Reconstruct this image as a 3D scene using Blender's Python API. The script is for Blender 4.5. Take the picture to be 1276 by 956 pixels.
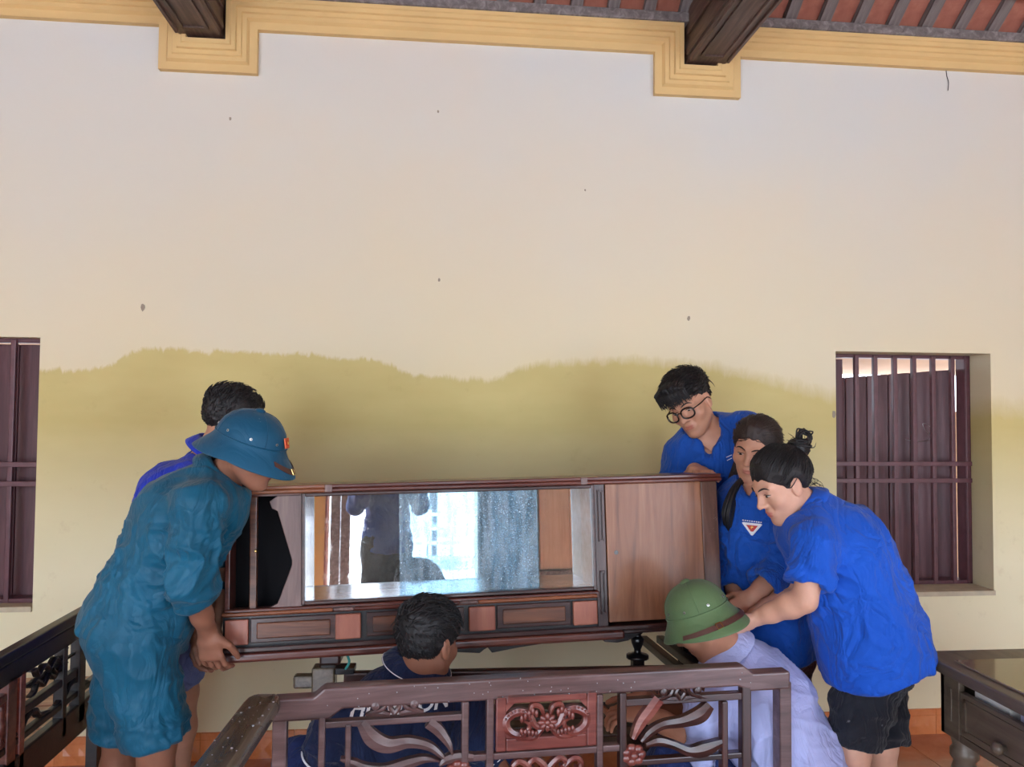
import bpy, math, random
import numpy as np
from mathutils import Matrix, Vector

for o in list(bpy.data.objects):
    bpy.data.objects.remove(o)
scene = bpy.context.scene
COL = scene.collection
rnd = random.Random(7)

# ------------------------------------------------------------------ camera
F, CX, CY, CAM_H, WALL_Y = 950.0, 638.0, 478.0, 1.53, 3.49
_x = np.array([9482, -107, -950.0]); _z = np.array([206, 26760, -950.0])
_z /= np.linalg.norm(_z); _x -= _z * (_x @ _z); _x /= np.linalg.norm(_x)
CAM_R = np.array([_x, np.cross(_z, _x), _z]); CAM_C = np.array([0, 0, CAM_H])
cam_data = bpy.data.cameras.new('camera'); cam = bpy.data.objects.new('camera', cam_data)
COL.objects.link(cam); scene.camera = cam
cam_data.sensor_width = 36.0; cam_data.lens = 36.0 * F / 1276.0; cam_data.clip_start = 0.02
cam.matrix_world = Matrix.Translation(Vector(CAM_C)) @ Matrix([list(r) for r in CAM_R]).to_4x4()

# ------------------------------------------------------------------ sky, sun, exposure
world = bpy.data.worlds.new('sky'); scene.world = world; world.use_nodes = True
_nt = world.node_tree; _nt.nodes.clear()
_sky = _nt.nodes.new('ShaderNodeTexSky'); _sky.sky_type = 'NISHITA'; _sky.sun_disc = False
_sky.sun_elevation = math.radians(52); _sky.sun_rotation = math.radians(250); _sky.air_density = 1.0; _sky.dust_density = 4.0; _sky.ozone_density = 0.6
_hz = _nt.nodes.new('ShaderNodeMixRGB'); _hz.inputs[0].default_value = 0.55; _hz.inputs[2].default_value = (8.8, 10.2, 12.4, 1)
_bg = _nt.nodes.new('ShaderNodeBackground'); _bg.inputs[1].default_value = 0.5
_out = _nt.nodes.new('ShaderNodeOutputWorld')
_nt.links.new(_sky.outputs[0], _hz.inputs[1]); _nt.links.new(_hz.outputs[0], _bg.inputs[0]); _nt.links.new(_bg.outputs[0], _out.inputs[0])
sun_d = bpy.data.lights.new('sun', 'SUN'); sun = bpy.data.objects.new('sun', sun_d); COL.objects.link(sun)
sun_d.energy = 11.0; sun_d.angle = math.radians(2.0); sun_d.color = (1.0, 0.98, 0.95)
sun.rotation_euler = (math.radians(24), math.radians(14), 0)
for _px, _pw in ((-2.35, 2.7), (0.36, 1.3), (3.5, 2.4)):       # daylight openings of the front wall
    _pd = bpy.data.lights.new('daylight_portal', 'AREA'); _po = bpy.data.objects.new('daylight_portal', _pd); COL.objects.link(_po)
    _pd.shape = 'RECTANGLE'; _pd.size = _pw; _pd.size_y = 2.6; _pd.cycles.is_portal = True
    _po.location = (_px, -2.45, 1.32); _po.rotation_euler = (math.radians(90), 0, 0)
scene.view_settings.view_transform = 'Standard'; scene.view_settings.look = 'None'
scene.view_settings.gamma = 1.0; scene.view_settings.use_curve_mapping = False
scene.view_settings.exposure = 1.12
scene.cycles.max_bounces = 10; scene.cycles.diffuse_bounces = 6; scene.cycles.glossy_bounces = 5
scene.cycles.sample_clamp_indirect = 8.0

# ------------------------------------------------------------------ helpers
def ray(px, py): return CAM_R @ np.array([(px - CX) / F, -(py - CY) / F, -1.0])
def P(px, py, d): return CAM_C + ray(px, py) * d
def onY(px, py, y): r = ray(px, py); return CAM_C + r * (y / r[1])
def onZ(px, py, z): r = ray(px, py); return CAM_C + r * ((z - CAM_H) / r[2])
def nrm(v): v = np.asarray(v, float); return v / (np.linalg.norm(v) + 1e-12)
def origin_of(o):
    p = np.zeros(3)
    while o is not None:
        p += np.array(o.location); o = o.parent
    return p
def tag(o, label=None, cat=None, group=None, kind=None):
    for k, v in (('label', label), ('category', cat), ('group', group), ('kind', kind)):
        if v: o[k] = v
    return o
def empty(name, loc, label=None, cat=None, group=None, kind=None):
    o = bpy.data.objects.new(name, None); COL.objects.link(o); o.location = tuple(loc); o.empty_display_size = 0.1
    return tag(o, label, cat, group, kind)
def mk(name, V, Fc, m, parent=None, origin=None, smooth=False, bevel=0.0, seg=2):
    V = np.asarray(V, float).reshape(-1, 3)
    if parent is not None: org = origin_of(parent)
    else: org = np.array(origin if origin is not None else (0, 0, 0), float)
    me = bpy.data.meshes.new(name)
    if isinstance(Fc, np.ndarray):
        n = len(Fc); k = Fc.shape[1]
        me.vertices.add(len(V)); me.vertices.foreach_set('co', (V - org).astype(np.float32).ravel())
        me.loops.add(n * k); me.loops.foreach_set('vertex_index', Fc.astype(np.int32).ravel())
        me.polygons.add(n); me.polygons.foreach_set('loop_start', np.arange(0, n * k, k, dtype=np.int32))
        me.update(calc_edges=True)
    else:
        me.from_pydata([tuple(v) for v in (V - org)], [], [tuple(f) for f in Fc]); me.update()
    if smooth: me.polygons.foreach_set('use_smooth', np.ones(len(me.polygons), bool))
    o = bpy.data.objects.new(name, me); COL.objects.link(o)
    if m is not None: me.materials.append(m)
    if parent is not None: o.parent = parent
    else: o.location = tuple(org)
    if bevel:
        b = o.modifiers.new('bevel', 'BEVEL'); b.width = bevel; b.segments = seg; b.limit_method = 'ANGLE'; b.angle_limit = math.radians(35)
    return o
def inst(name, mesh, M, parent=None):
    o = bpy.data.objects.new(name, mesh); COL.objects.link(o)
    if parent is not None:
        o.parent = parent; o.matrix_local = Matrix.Translation(-Vector(origin_of(parent))) @ M
    else: o.matrix_world = M
    return o
def catmull(pts, n=6):
    pts = [np.asarray(p, float) for p in pts]
    if len(pts) < 3: return pts
    q = [2 * pts[0] - pts[1]] + pts + [2 * pts[-1] - pts[-2]]; out = []
    for i in range(1, len(q) - 2):
        a, b, c, d = q[i - 1:i + 3]
        for k in range(n):
            t = k / n
            out.append(0.5 * (2 * b + (c - a) * t + (2 * a - 5 * b + 4 * c - d) * t * t + (3 * b - a - 3 * c + d) * t ** 3))
    out.append(pts[-1]); return out
class Frame:
    """a point and three axes: x along, y into, z up"""
    def __init__(s, o, x, y, z): s.o = np.asarray(o, float); s.x, s.y, s.z = nrm(x), nrm(y), nrm(z)
    def __call__(s, a, b, c): return s.o + s.x * a + s.y * b + s.z * c
    def hit(s, px, py, off=0.0):
        """in-plane coordinates of the thing a sight line meets"""
        r = ray(px, py); o = s.o + s.y * off
        w = CAM_C + r * (((o - CAM_C) @ s.y) / (r @ s.y)) - o
        return w @ s.x, w @ s.z
WORLD = Frame((0, 0, 0), (1, 0, 0), (0, 1, 0), (0, 0, 1))
class MB:
    def __init__(s): s.V = []; s.F = []
    def add(s, V, Fc):
        n = len(s.V); s.V += [np.asarray(v, float) for v in V]; s.F += [tuple(i + n for i in f) for f in Fc]; return s
    def box(s, x0, x1, y0, y1, z0, z1, fr=WORLD):
        return s.add([fr(x, y, z) for z in (z0, z1) for y in (y0, y1) for x in (x0, x1)],
                     [(0, 2, 3, 1), (4, 5, 7, 6), (0, 1, 5, 4), (2, 6, 7, 3), (0, 4, 6, 2), (1, 3, 7, 5)])
    def prism(s, poly, y0, y1, fr=WORLD):
        n = len(poly); a = sum(poly[i][0] * poly[(i + 1) % n][1] - poly[(i + 1) % n][0] * poly[i][1] for i in range(n))
        if a < 0: poly = poly[::-1]
        V = [fr(x, y0, z) for x, z in poly] + [fr(x, y1, z) for x, z in poly]
        return s.add(V, [tuple(range(n)), tuple(range(2 * n - 1, n - 1, -1))] + [((i + 1) % n, i, i + n, (i + 1) % n + n) for i in range(n)])
    def ribbon(s, pts, w, y0, y1, fr=WORLD, n=6, crown=0.0):
        """a strip with a curving centre line, thickness y0..y1"""
        c = catmull([(p[0], p[1], wi) for p, wi in zip(pts, w)], n); m = len(c); V = []
        for i, p in enumerate(c):
            t = nrm(np.array(c[min(i + 1, m - 1)][:2]) - np.array(c[max(i - 1, 0)][:2])); nn = np.array([-t[1], t[0]]) * max(p[2], 0.0004) / 2
            a, b = p[:2] + nn, p[:2] - nn
            V += [fr(a[0], y0, a[1]), fr(p[0], y0 - crown, p[1]), fr(b[0], y0, b[1]), fr(b[0], y1, b[1]), fr(a[0], y1, a[1])]
        Fc = [(0, 1, 2, 3, 4), tuple(5 * (m - 1) + k for k in (4, 3, 2, 1, 0))]
        for i in range(m - 1):
            for k in range(5): Fc.append((5 * i + k, 5 * i + 5 + k, 5 * i + 5 + (k + 1) % 5, 5 * i + (k + 1) % 5))
        return s.add(V, Fc)
    def tube(s, pts, r, n=8, k=0, cap=True):
        pts = [np.asarray(p, float) for p in pts]
        rs = list(r) if hasattr(r, '__len__') else [r] * len(pts)
        if k:
            c = catmull([np.append(p, q) for p, q in zip(pts, rs)], k); pts = [p[:3] for p in c]; rs = [p[3] for p in c]
        m = len(pts); V = []; u = None
        for i in range(m):
            t = nrm(pts[min(i + 1, m - 1)] - pts[max(i - 1, 0)])
            if u is None: u = nrm(np.cross(t, (0.31, 0.2, 0.93) if abs(t[2]) < 0.9 else (1, 0.1, 0)))
            u = nrm(u - t * (u @ t)); v = np.cross(t, u)
            V += [pts[i] + (u * math.cos(2 * math.pi * j / n) + v * math.sin(2 * math.pi * j / n)) * rs[i] for j in range(n)]
        Fc = [(i * n + j, i * n + (j + 1) % n, i * n + n + (j + 1) % n, i * n + n + j) for i in range(m - 1) for j in range(n)]
        if cap: Fc += [tuple(range(n - 1, -1, -1)), tuple(range((m - 1) * n, m * n))]
        return s.add(V, Fc)
    def lathe(s, prof, fr=WORLD, n=20, sx=1.0, sy=1.0):
        """profile (radius, height) turned about the frame's z"""
        m = len(prof); V = [fr(r * sx * math.cos(2 * math.pi * j / n), r * sy * math.sin(2 * math.pi * j / n), h) for r, h in prof for j in range(n)]
        Fc = [(i * n + j, i * n + (j + 1) % n, i * n + n + (j + 1) % n, i * n + n + j) for i in range(m - 1) for j in range(n)]
        return s.add(V, Fc + [tuple(range(n - 1, -1, -1)), tuple(range((m - 1) * n, m * n))])
    def ball(s, c, rx, ry, rz, fr=WORLD, n=10, m=7):
        prof = [(max(math.sin(math.pi * i / m), 0.02), -math.cos(math.pi * i / m)) for i in range(m + 1)]
        V = [fr(c[0] + r * rx * math.cos(2 * math.pi * j / n), c[1] + r * ry * math.sin(2 * math.pi * j / n), c[2] + h * rz) for r, h in prof for j in range(n)]
        Fc = [(i * n + j, i * n + (j + 1) % n, i * n + n + (j + 1) % n, i * n + n + j) for i in range(m) for j in range(n)]
        return s.add(V, Fc + [tuple(range(n - 1, -1, -1)), tuple(range(m * n, m * n + n))])
    def build(s, name, m, parent=None, origin=None, smooth=False, bevel=0.0, seg=2):
        return mk(name, s.V, s.F, m, parent, origin, smooth, bevel, seg)

# ------------------------------------------------------------------ materials
def srgb(r, g, b):
    f = lambda c: (c / 255 / 12.92) if c / 255 <= 0.04045 else ((c / 255 + 0.055) / 1.055) ** 2.4
    return (f(r), f(g), f(b), 1.0)
def new_mat(name):
    m = bpy.data.materials.new(name); m.use_nodes = True
    return m, m.node_tree, m.node_tree.nodes['Principled BSDF']
def node(nt, kind, **kw):
    n = nt.nodes.new(kind)
    for k, v in kw.items():
        if k.startswith('i_'): n.inputs[k[2:].replace('_', ' ')].default_value = v
        else: setattr(n, k, v)
    return n
def coords(nt, scale=(1, 1, 1), rot=(0, 0, 0), kind='Object'):
    tc = nt.nodes.new('ShaderNodeTexCoord'); mp = nt.nodes.new('ShaderNodeMapping')
    mp.inputs['Scale'].default_value = scale; mp.inputs['Rotation'].default_value = rot
    nt.links.new(tc.outputs[kind], mp.inputs['Vector']); return mp.outputs['Vector']
def noise(nt, vec, scale, detail=4, rough=0.55, dist=0.0):
    n = nt.nodes.new('ShaderNodeTexNoise'); n.inputs['Scale'].default_value = scale; n.inputs['Detail'].default_value = detail
    n.inputs['Roughness'].default_value = rough; n.inputs['Distortion'].default_value = dist
    nt.links.new(vec, n.inputs['Vector']); return n.outputs['Fac']
def ramp(nt, fac, stops):
    r = nt.nodes.new('ShaderNodeValToRGB'); e = r.color_ramp.elements
    while len(e) < len(stops): e.new(0.5)
    for i, (p, c) in enumerate(stops): e[i].position = p; e[i].color = c
    nt.links.new(fac, r.inputs[0]); return r.outputs[0]
def bump(nt, b, h, strength=0.3, dist=0.01):
    n = nt.nodes.new('ShaderNodeBump'); n.inputs['Strength'].default_value = strength; n.inputs['Distance'].default_value = dist
    nt.links.new(h, n.inputs['Height']); nt.links.new(n.outputs[0], b.inputs['Normal'])
def mixc(nt, fac, a, b, mode='MIX'):
    n = nt.nodes.new('ShaderNodeMixRGB'); n.blend_type = mode
    for i, v in ((0, fac), (1, a), (2, b)):
        if hasattr(v, 'is_linked'): nt.links.new(v, n.inputs[i])
        else: n.inputs[i].default_value = v
    return n.outputs[0]
def math_n(nt, op, a, b=0.0, clamp=False):
    n = nt.nodes.new('ShaderNodeMath'); n.operation = op; n.use_clamp = clamp
    for i, v in ((0, a), (1, b)):
        if hasattr(v, 'is_linked'): nt.links.new(v, n.inputs[i])
        else: n.inputs[i].default_value = v
    return n.outputs[0]
def wood(name, dark, mid, light, axis=0, rough=0.35, coat=0.25, grain=1.0, wear=0.0):
    m, nt, b = new_mat(name); sc = [14.0 * grain] * 3; sc[axis] = 1.1 * grain
    v = coords(nt, tuple(sc)); f = noise(nt, v, 2.2, 6, 0.62, 0.6)
    c = ramp(nt, f, [(0.28, srgb(*dark)), (0.5, srgb(*mid)), (0.74, srgb(*light))])
    v2 = coords(nt); f2 = noise(nt, v2, 3.0, 3); c = mixc(nt, math_n(nt, 'MULTIPLY', f2, 0.35), c, srgb(*dark))
    if wear:
        f3 = noise(nt, v2, 38.0, 4, 0.7); w = ramp(nt, f3, [(0.62, (0, 0, 0, 1)), (0.72, (1, 1, 1, 1))])
        c = mixc(nt, math_n(nt, 'MULTIPLY', w, wear), c, srgb(178, 160, 150))
    nt.links.new(c, b.inputs['Base Color'])
    nt.links.new(math_n(nt, 'ADD', math_n(nt, 'MULTIPLY', f2, 0.22), rough - 0.08), b.inputs['Roughness'])
    b.inputs['Coat Weight'].default_value = coat; b.inputs['Coat Roughness'].default_value = 0.15
    bump(nt, b, f, 0.12, 0.004); return m
def plain(name, col, rough=0.5, metal=0.0, var=0.12, scale=8.0, bmp=0.0, coat=0.0, spec=0.5):
    m, nt, b = new_mat(name); v = coords(nt); f = noise(nt, v, scale, 4)
    c = srgb(*col); lo = tuple(x * (1 - var) for x in c[:3]) + (1,); hi = tuple(min(1, x * (1 + var)) for x in c[:3]) + (1,)
    nt.links.new(ramp(nt, f, [(0.3, lo), (0.7, hi)]), b.inputs['Base Color'])
    b.inputs['Roughness'].default_value = rough; b.inputs['Metallic'].default_value = metal
    b.inputs['Coat Weight'].default_value = coat; b.inputs['Specular IOR Level'].default_value = spec
    if bmp: bump(nt, b, f, bmp, 0.01)
    return m
def cloth(name, col, var=0.10, rough=0.78, weave=900.0, sheen=0.1, wet=None, spec=0.3, crease=0.45):
    m, nt, b = new_mat(name); v = coords(nt); f = noise(nt, v, 5.0, 5)
    c = srgb(*col); lo = tuple(x * (1 - var) for x in c[:3]) + (1,); hi = tuple(min(1, x * (1 + var)) for x in c[:3]) + (1,)
    cc = ramp(nt, f, [(0.3, lo), (0.7, hi)])
    if wet:
        g = noise(nt, v, 30.0, 3, 0.6); w = ramp(nt, g, [(0.70, (0, 0, 0, 1)), (0.74, (1, 1, 1, 1))]); cc = mixc(nt, math_n(nt, 'MULTIPLY', w, 0.35), cc, srgb(*wet))
    nt.links.new(cc, b.inputs['Base Color']); b.inputs['Roughness'].default_value = rough
    b.inputs['Sheen Weight'].default_value = sheen; b.inputs['Specular IOR Level'].default_value = spec
    v2 = coords(nt, (1, 1, 0.6)); h = noise(nt, v2, 16.0, 5, 0.62, 1.6); n1 = noise(nt, coords(nt, (1, 1, 0.55), (0.5, 0.3, 0.4)), 7.0, 3, 0.5, 2.2); cr = math_n(nt, 'ABSOLUTE', math_n(nt, 'SUBTRACT', n1, 0.5)); cr = math_n(nt, 'MULTIPLY', math_n(nt, 'MINIMUM', cr, 0.10), 9.0)
    bump(nt, b, math_n(nt, 'ADD', cr, math_n(nt, 'MULTIPLY', h, 0.6)), crease, 0.012); return m
M = {}
M['dark_wood'] = wood('dark_wood', (34, 20, 18), (62, 34, 30), (92, 54, 46), 0, 0.3, 0.35)
M['dark_wood_z'] = wood('dark_wood_upright', (34, 20, 18), (62, 34, 30), (92, 54, 46), 2, 0.3, 0.35)
M['black_wood'] = wood('black_wood', (16, 13, 14), (28, 22, 22), (44, 34, 32), 0, 0.35, 0.2)
M['red_wood'] = wood('red_wood', (72, 30, 24), (120, 56, 44), (150, 82, 64), 0, 0.32, 0.35)
M['door_wood'] = wood('door_wood', (98, 58, 38), (140, 90, 60), (168, 118, 84), 2, 0.42, 0.15, 0.7)
M['edge_wood'] = wood('edge_wood', (70, 46, 36), (100, 68, 54), (128, 92, 76), 2, 0.45, 0.1, 1.0, 0.6)
M['cab_wood'] = wood('cabinet_wood', (56, 24, 20), (96, 48, 38), (134, 80, 62), 0, 0.3, 0.3)
M['cab_orange'] = wood('cabinet_orange_wood', (96, 50, 30), (142, 84, 52), (176, 116, 78), 0, 0.3, 0.3)
M['cab_stile'] = wood('cabinet_grey_wood', (92, 70, 66), (122, 96, 90), (148, 122, 114), 2, 0.4, 0.2)
M['block_wood'] = wood('block_wood', (138, 78, 60), (174, 106, 84), (194, 128, 102), 2, 0.4, 0.2, 0.6)
M['panel_wood'] = wood('panel_wood', (50, 28, 20), (104, 62, 42), (150, 94, 62), 0, 0.38, 0.2)
M['beam_wood'] = wood('beam_wood', (52, 38, 33), (84, 64, 56), (116, 92, 82), 1, 0.5, 0.05)
M['batten_wood'] = wood('batten_wood', (84, 78, 78), (118, 112, 112), (160, 156, 156), 1, 0.7, 0.0)
M['shutter_wood'] = wood('shutter_wood', (72, 40, 46), (92, 54, 60), (118, 78, 82), 2, 0.45, 0.1, 0.8)
M['bar_paint'] = plain('bar_paint', (92, 54, 62), 0.4, 0.0, 0.2, 20, 0.1, 0.1)
M['desk_wood'] = wood('desk_wood', (78, 67, 56), (100, 88, 74), (120, 107, 92), 1, 0.42, 0.15, 0.8)
M['desk_glass'] = plain('desk_glass_top', (128, 112, 92), 0.12, 0.0, 0.1, 6, 0, 0.6)
M['arm_wood'] = wood('arm_wood', (62, 52, 42), (100, 88, 70), (128, 114, 92), 1, 0.22, 0.5)
M['bench_wood'] = wood('bench_wood', (58, 38, 36), (96, 70, 68), (128, 102, 100), 0, 0.32, 0.3)
M['bench_red'] = wood('bench_red_wood', (78, 32, 28), (120, 60, 52), (152, 92, 80), 0, 0.28, 0.4)
M['slat_wood'] = wood('slat_wood', (140, 100, 76), (184, 142, 110), (212, 176, 140), 0, 0.4, 0.1)
M['cream'] = plain('cream_paint', (226, 217, 200), 0.8, 0, 0.04, 1.5)
M['column_paint'] = plain('column_paint', (244, 208, 124), 0.6, 0, 0.05, 3.0); M['yellow'] = plain('yellow_paint', (214, 184, 128), 0.7, 0, 0.06, 3.0, 0.05)
M['outer_tan'] = plain('tan_board', (168, 128, 92), 0.7, 0, 0.1, 3.0)
M['white'] = plain('white_paint', (236, 236, 236), 0.6, 0, 0.03)
M['steel'] = plain('steel', (190, 190, 188), 0.3, 1.0)
M['brass'] = plain('brass', (200, 170, 110), 0.3, 1.0)
M['black'] = plain('black_lacquer', (10, 10, 14), 0.3, 0, 0.1, 5, 0, 0.3); M['lining'] = plain('black_lining', (12, 12, 17), 0.7, 0, 0.1, 5, 0, 0, 0.2)
M['paper'] = plain('paper', (226, 228, 226), 0.8)
M['lilac'] = plain('lilac_paper', (170, 172, 206), 0.8)
M['concrete'] = plain('courtyard_concrete', (190, 192, 194), 0.85, 0, 0.12, 2.0, 0.2)
M['leaf'] = plain('leaf_green', (96, 132, 62), 0.6, 0, 0.3, 6)

# ================================================================== the room
XL, XR, YF = -4.2, 5.2, -2.4
def wall_material():
    m, nt, b = new_mat('stained_wall_paint')
    tc = nt.nodes.new('ShaderNodeTexCoord'); sep = nt.nodes.new('ShaderNodeSeparateXYZ'); nt.links.new(tc.outputs['Object'], sep.inputs[0])
    X, Z = sep.outputs['X'], sep.outputs['Z']
    # waterline of the stain along the wall: height over x
    t = math_n(nt, 'MULTIPLY_ADD', X, 1.0 / 6.0); nt.nodes[-1].inputs[2].default_value = 2.2 / 6.0
    fc = nt.nodes.new('ShaderNodeFloatCurve'); cv = fc.mapping.curves[0]
    pts = [(-2.2, 1.70), (-1.66, 1.70), (-1.44, 1.71), (-1.30, 1.795), (-1.0, 1.795), (-0.55, 1.78), (-0.3, 1.765), (-0.08, 1.70), (0.25, 1.69), (0.42, 1.755), (0.75, 1.79), (1.15, 1.79), (1.5, 1.74), (1.9, 1.66), (2.6, 1.62), (3.0, 1.62), (3.8, 1.62)]
    pts = [((x + 2.2) / 6.0, z - 1.2) for x, z in pts]
    cv.points[0].location = pts[0]; cv.points[1].location = pts[-1]
    for p in pts[1:-1]: cv.points.new(*p)
    fc.mapping.update(); nt.links.new(t, fc.inputs['Value'])
    line = math_n(nt, 'ADD', fc.outputs[0], 1.2)
    v = coords(nt, (5, 1, 1.6)); jag = noise(nt, v, 3.0, 7, 0.72, 0.8); jag = math_n(nt, 'MULTIPLY_ADD', jag, 0.10); nt.nodes[-1].inputs[2].default_value = -0.05
    v0 = coords(nt); big = noise(nt, v0, 1.3, 3); fine = noise(nt, v0, 60.0, 3)
    d = math_n(nt, 'SUBTRACT', math_n(nt, 'ADD', line, jag), Z)
    soft = math_n(nt, 'MULTIPLY_ADD', X, 0.035); nt.nodes[-1].inputs[2].default_value = 0.02
    soft = math_n(nt, 'MAXIMUM', soft, 0.018)
    s = math_n(nt, 'DIVIDE', d, soft); s = math_n(nt, 'ADD', s, 0.0, True)
    upper = ramp(nt, big, [(0.3, srgb(202, 209, 212)), (0.55, srgb(206, 209, 208)), (0.75, srgb(209, 207, 203))])
    # upper wall colour turns warmer lower down
    hgt = math_n(nt, 'MULTIPLY_ADD', Z, -0.9); nt.nodes[-1].inputs[2].default_value = 2.85
    hgt = math_n(nt, 'MULTIPLY', math_n(nt, 'ADD', hgt, math_n(nt, 'MULTIPLY', big, 0.5), False), 0.55, True)
    upper = mixc(nt, hgt, upper, srgb(226, 213, 174))
    low = ramp(nt, big, [(0.3, srgb(234, 226, 178)), (0.7, srgb(241, 234, 192))])
    wet = ramp(nt, noise(nt, coords(nt, (1, 1, 2.5)), 1.1, 4, 0.6), [(0.35, srgb(196, 180, 116)), (0.65, srgb(208, 193, 130))])
    low_light = math_n(nt, 'MULTIPLY_ADD', Z, -1.5, True); nt.nodes[-1].inputs[2].default_value = 2.2  # stain pales towards the floor; low daylight is put into this colour
    wetlow = mixc(nt, low_light, wet, mixc(nt, 0.5, low, srgb(244, 238, 208)))
    c = mixc(nt, s, upper, wetlow)
    grime = ramp(nt, noise(nt, v0, 9.0, 6, 0.7), [(0.60, (0, 0, 0, 1)), (0.78, (1, 1, 1, 1))])
    c = mixc(nt, math_n(nt, 'MULTIPLY', math_n(nt, 'MULTIPLY', grime, s), 0.22), c, srgb(160, 136, 84))
    nt.links.new(c, b.inputs['Base Color']); b.inputs['Roughness'].default_value = 0.75
    bump(nt, b, fine, 0.08, 0.003); return m
M['wall'] = wall_material(); M['pale_wood'] = wood('pale_wood', (206, 174, 146), (224, 196, 168), (236, 212, 188), 2, 0.5, 0.05)
# window openings in the back wall: x0, x1, z0, z1
WIN = [(1.915, 2.715, 0.672, 1.828), (-2.51, -1.71, 0.674, 1.832)]
T = 0.24
w = MB(); y0, y1 = WALL_Y, WALL_Y + T
z0 = 0.0
xs = [XL, WIN[1][0], WIN[1][1], WIN[0][0], WIN[0][1], XR]
for i in range(5):
    if i in (1, 3):
        q = WIN[1] if i == 1 else WIN[0]
        w.box(xs[i], xs[i + 1], y0, y1, 0, q[2]); w.box(xs[i], xs[i + 1], y0, y1, q[3], 3.42)
    else: w.box(xs[i], xs[i + 1], y0, y1, 0, 3.42)
wall_back = tag(w.build('wall_back', M['wall']), 'cream wall with an olive yellow water stain along its lower half', kind='structure')
for nm, a in (('wall_left', (XL - 0.2, XL, YF, WALL_Y + T, 0, 5.6)), ('wall_right', (XR, XR + 0.2, YF, WALL_Y + T, 0, 5.6))):
    tag(MB().box(*a).build(nm, M['cream']), 'cream painted side wall of the room', kind='structure')
# plaster nicks, a hook and nail holes in the wall
for px, py, r in ((178, 383, 0.012), (287, 148, 0.006), (546, 139, 0.005), (547, 349, 0.006), (858, 397, 0.008), (1039, 516, 0.012), (729, 237, 0.004)):
    c = onY(px, py, WALL_Y)
    mk('plaster_chip', [c + np.array([r * math.cos(a) * (0.7 + 0.5 * rnd.random()), -0.002, r * 1.5 * math.sin(a) * (0.7 + 0.5 * rnd.random())]) for a in np.linspace(0, 2 * math.pi, 9)[:-1]]
       + [c + np.array([0, -0.004, 0])], [((i + 1) % 8, i, 8) for i in range(8)], plain('plaster_grey', (150, 140, 124), 0.9) if px == 178 else bpy.data.materials['plaster_grey'], wall_back)
c = onY(1179, 88, WALL_Y - 0.003)
MB().tube([c, c + (0.004, 0, -0.03), c + (0.012, 0, -0.06), c + (0.008, 0, -0.10)], 0.0018, 5, 4).build('hanging_wire', M['black'], wall_back)
# --- floor
def tile_mat(name, a, b_, c_, rough=0.18):
    m, nt, b = new_mat(name); v = coords(nt); f = noise(nt, v, 7.0, 5, 0.6, 0.6)
    nt.links.new(ramp(nt, f, [(0.3, srgb(*a)), (0.5, srgb(*b_)), (0.7, srgb(*c_))]), b.inputs['Base Color'])
    b.inputs['Roughness'].default_value = rough; b.inputs['Coat Weight'].default_value = 0.3; return m
M['tile'] = tile_mat('floor_tile', (156, 92, 66), (174, 108, 78), (188, 126, 98))
M['grout'] = plain('grout', (150, 100, 76), 0.8)
floor = tag(MB().box(XL - 0.2, XR + 0.2, YF - 0.2, WALL_Y + T, -0.2, -0.006).build('floor', M['grout']), 'orange glazed floor tiles', kind='structure')
ts = 0.40; tm = None
for i in range(int((XR - XL) / ts) + 1):
    for j in range(15):
        x, y = XL + i * ts, WALL_Y - (j + 1) * ts
        if tm is None:
            g = 0.002; b_ = MB().box(g, ts - g, g, ts - g, -0.0065, 0.0); o = b_.build('floor_tile', M['tile'], floor); tm = o.data
            o.location = (x, y, 0)
        else: inst('floor_tile', tm, Matrix.Translation((x, y, 0)), floor)
# --- tiled skirting
M['skirt'] = tile_mat('skirting_tile', (206, 118, 66), (222, 138, 84), (232, 158, 106), 0.25)
M['skirt_top'] = tile_mat('skirting_border', (196, 98, 52), (212, 116, 70), (222, 132, 88), 0.3)
base = empty('baseboard_back', (0, WALL_Y, 0), 'orange patterned skirting tiles with a pale ridge', kind='structure')
fr0 = Frame((0, WALL_Y, 0), (1, 0, 0), (0, 1, 0), (0, 0, 1))
sw = 0.20; tmesh = None
def skirt_tile(fr):
    b_ = MB(); g = 0.001
    b_.box(g, sw - g, -0.010, 0, 0.0, 0.118, fr)
    cx, cz, r = sw / 2, 0.040, 0.036                                   # raised facets like a row of diamonds
    for k in (-1, 0, 1):
        q = cx + k * 0.064; V = [fr(q - 0.03, -0.010, cz), fr(q, -0.010, cz - r), fr(q + 0.03, -0.010, cz), fr(q, -0.010, cz + r), fr(q, -0.0125, cz)]
        b_.add(V, [(0, 1, 4), (1, 2, 4), (2, 3, 4), (3, 0, 4)])
    b_.box(g, sw - g, -0.014, -0.010, 0.084, 0.090, fr); b_.box(g, sw - g, -0.013, -0.010, 0.108, 0.118, fr)
    return b_
for i in range(int((XR - XL) / sw)):
    x = XL + i * sw
    if tmesh is None:
        o = skirt_tile(Frame((0, 0, 0), (1, 0, 0), (0, 1, 0), (0, 0, 1))).build('skirting_tile', M['skirt']); tmesh = o.data
        o.parent = base; o.location = (x, 0, 0)
    else: inst('skirting_tile', tmesh, Matrix.Translation((x, WALL_Y, 0)), base)
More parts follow.
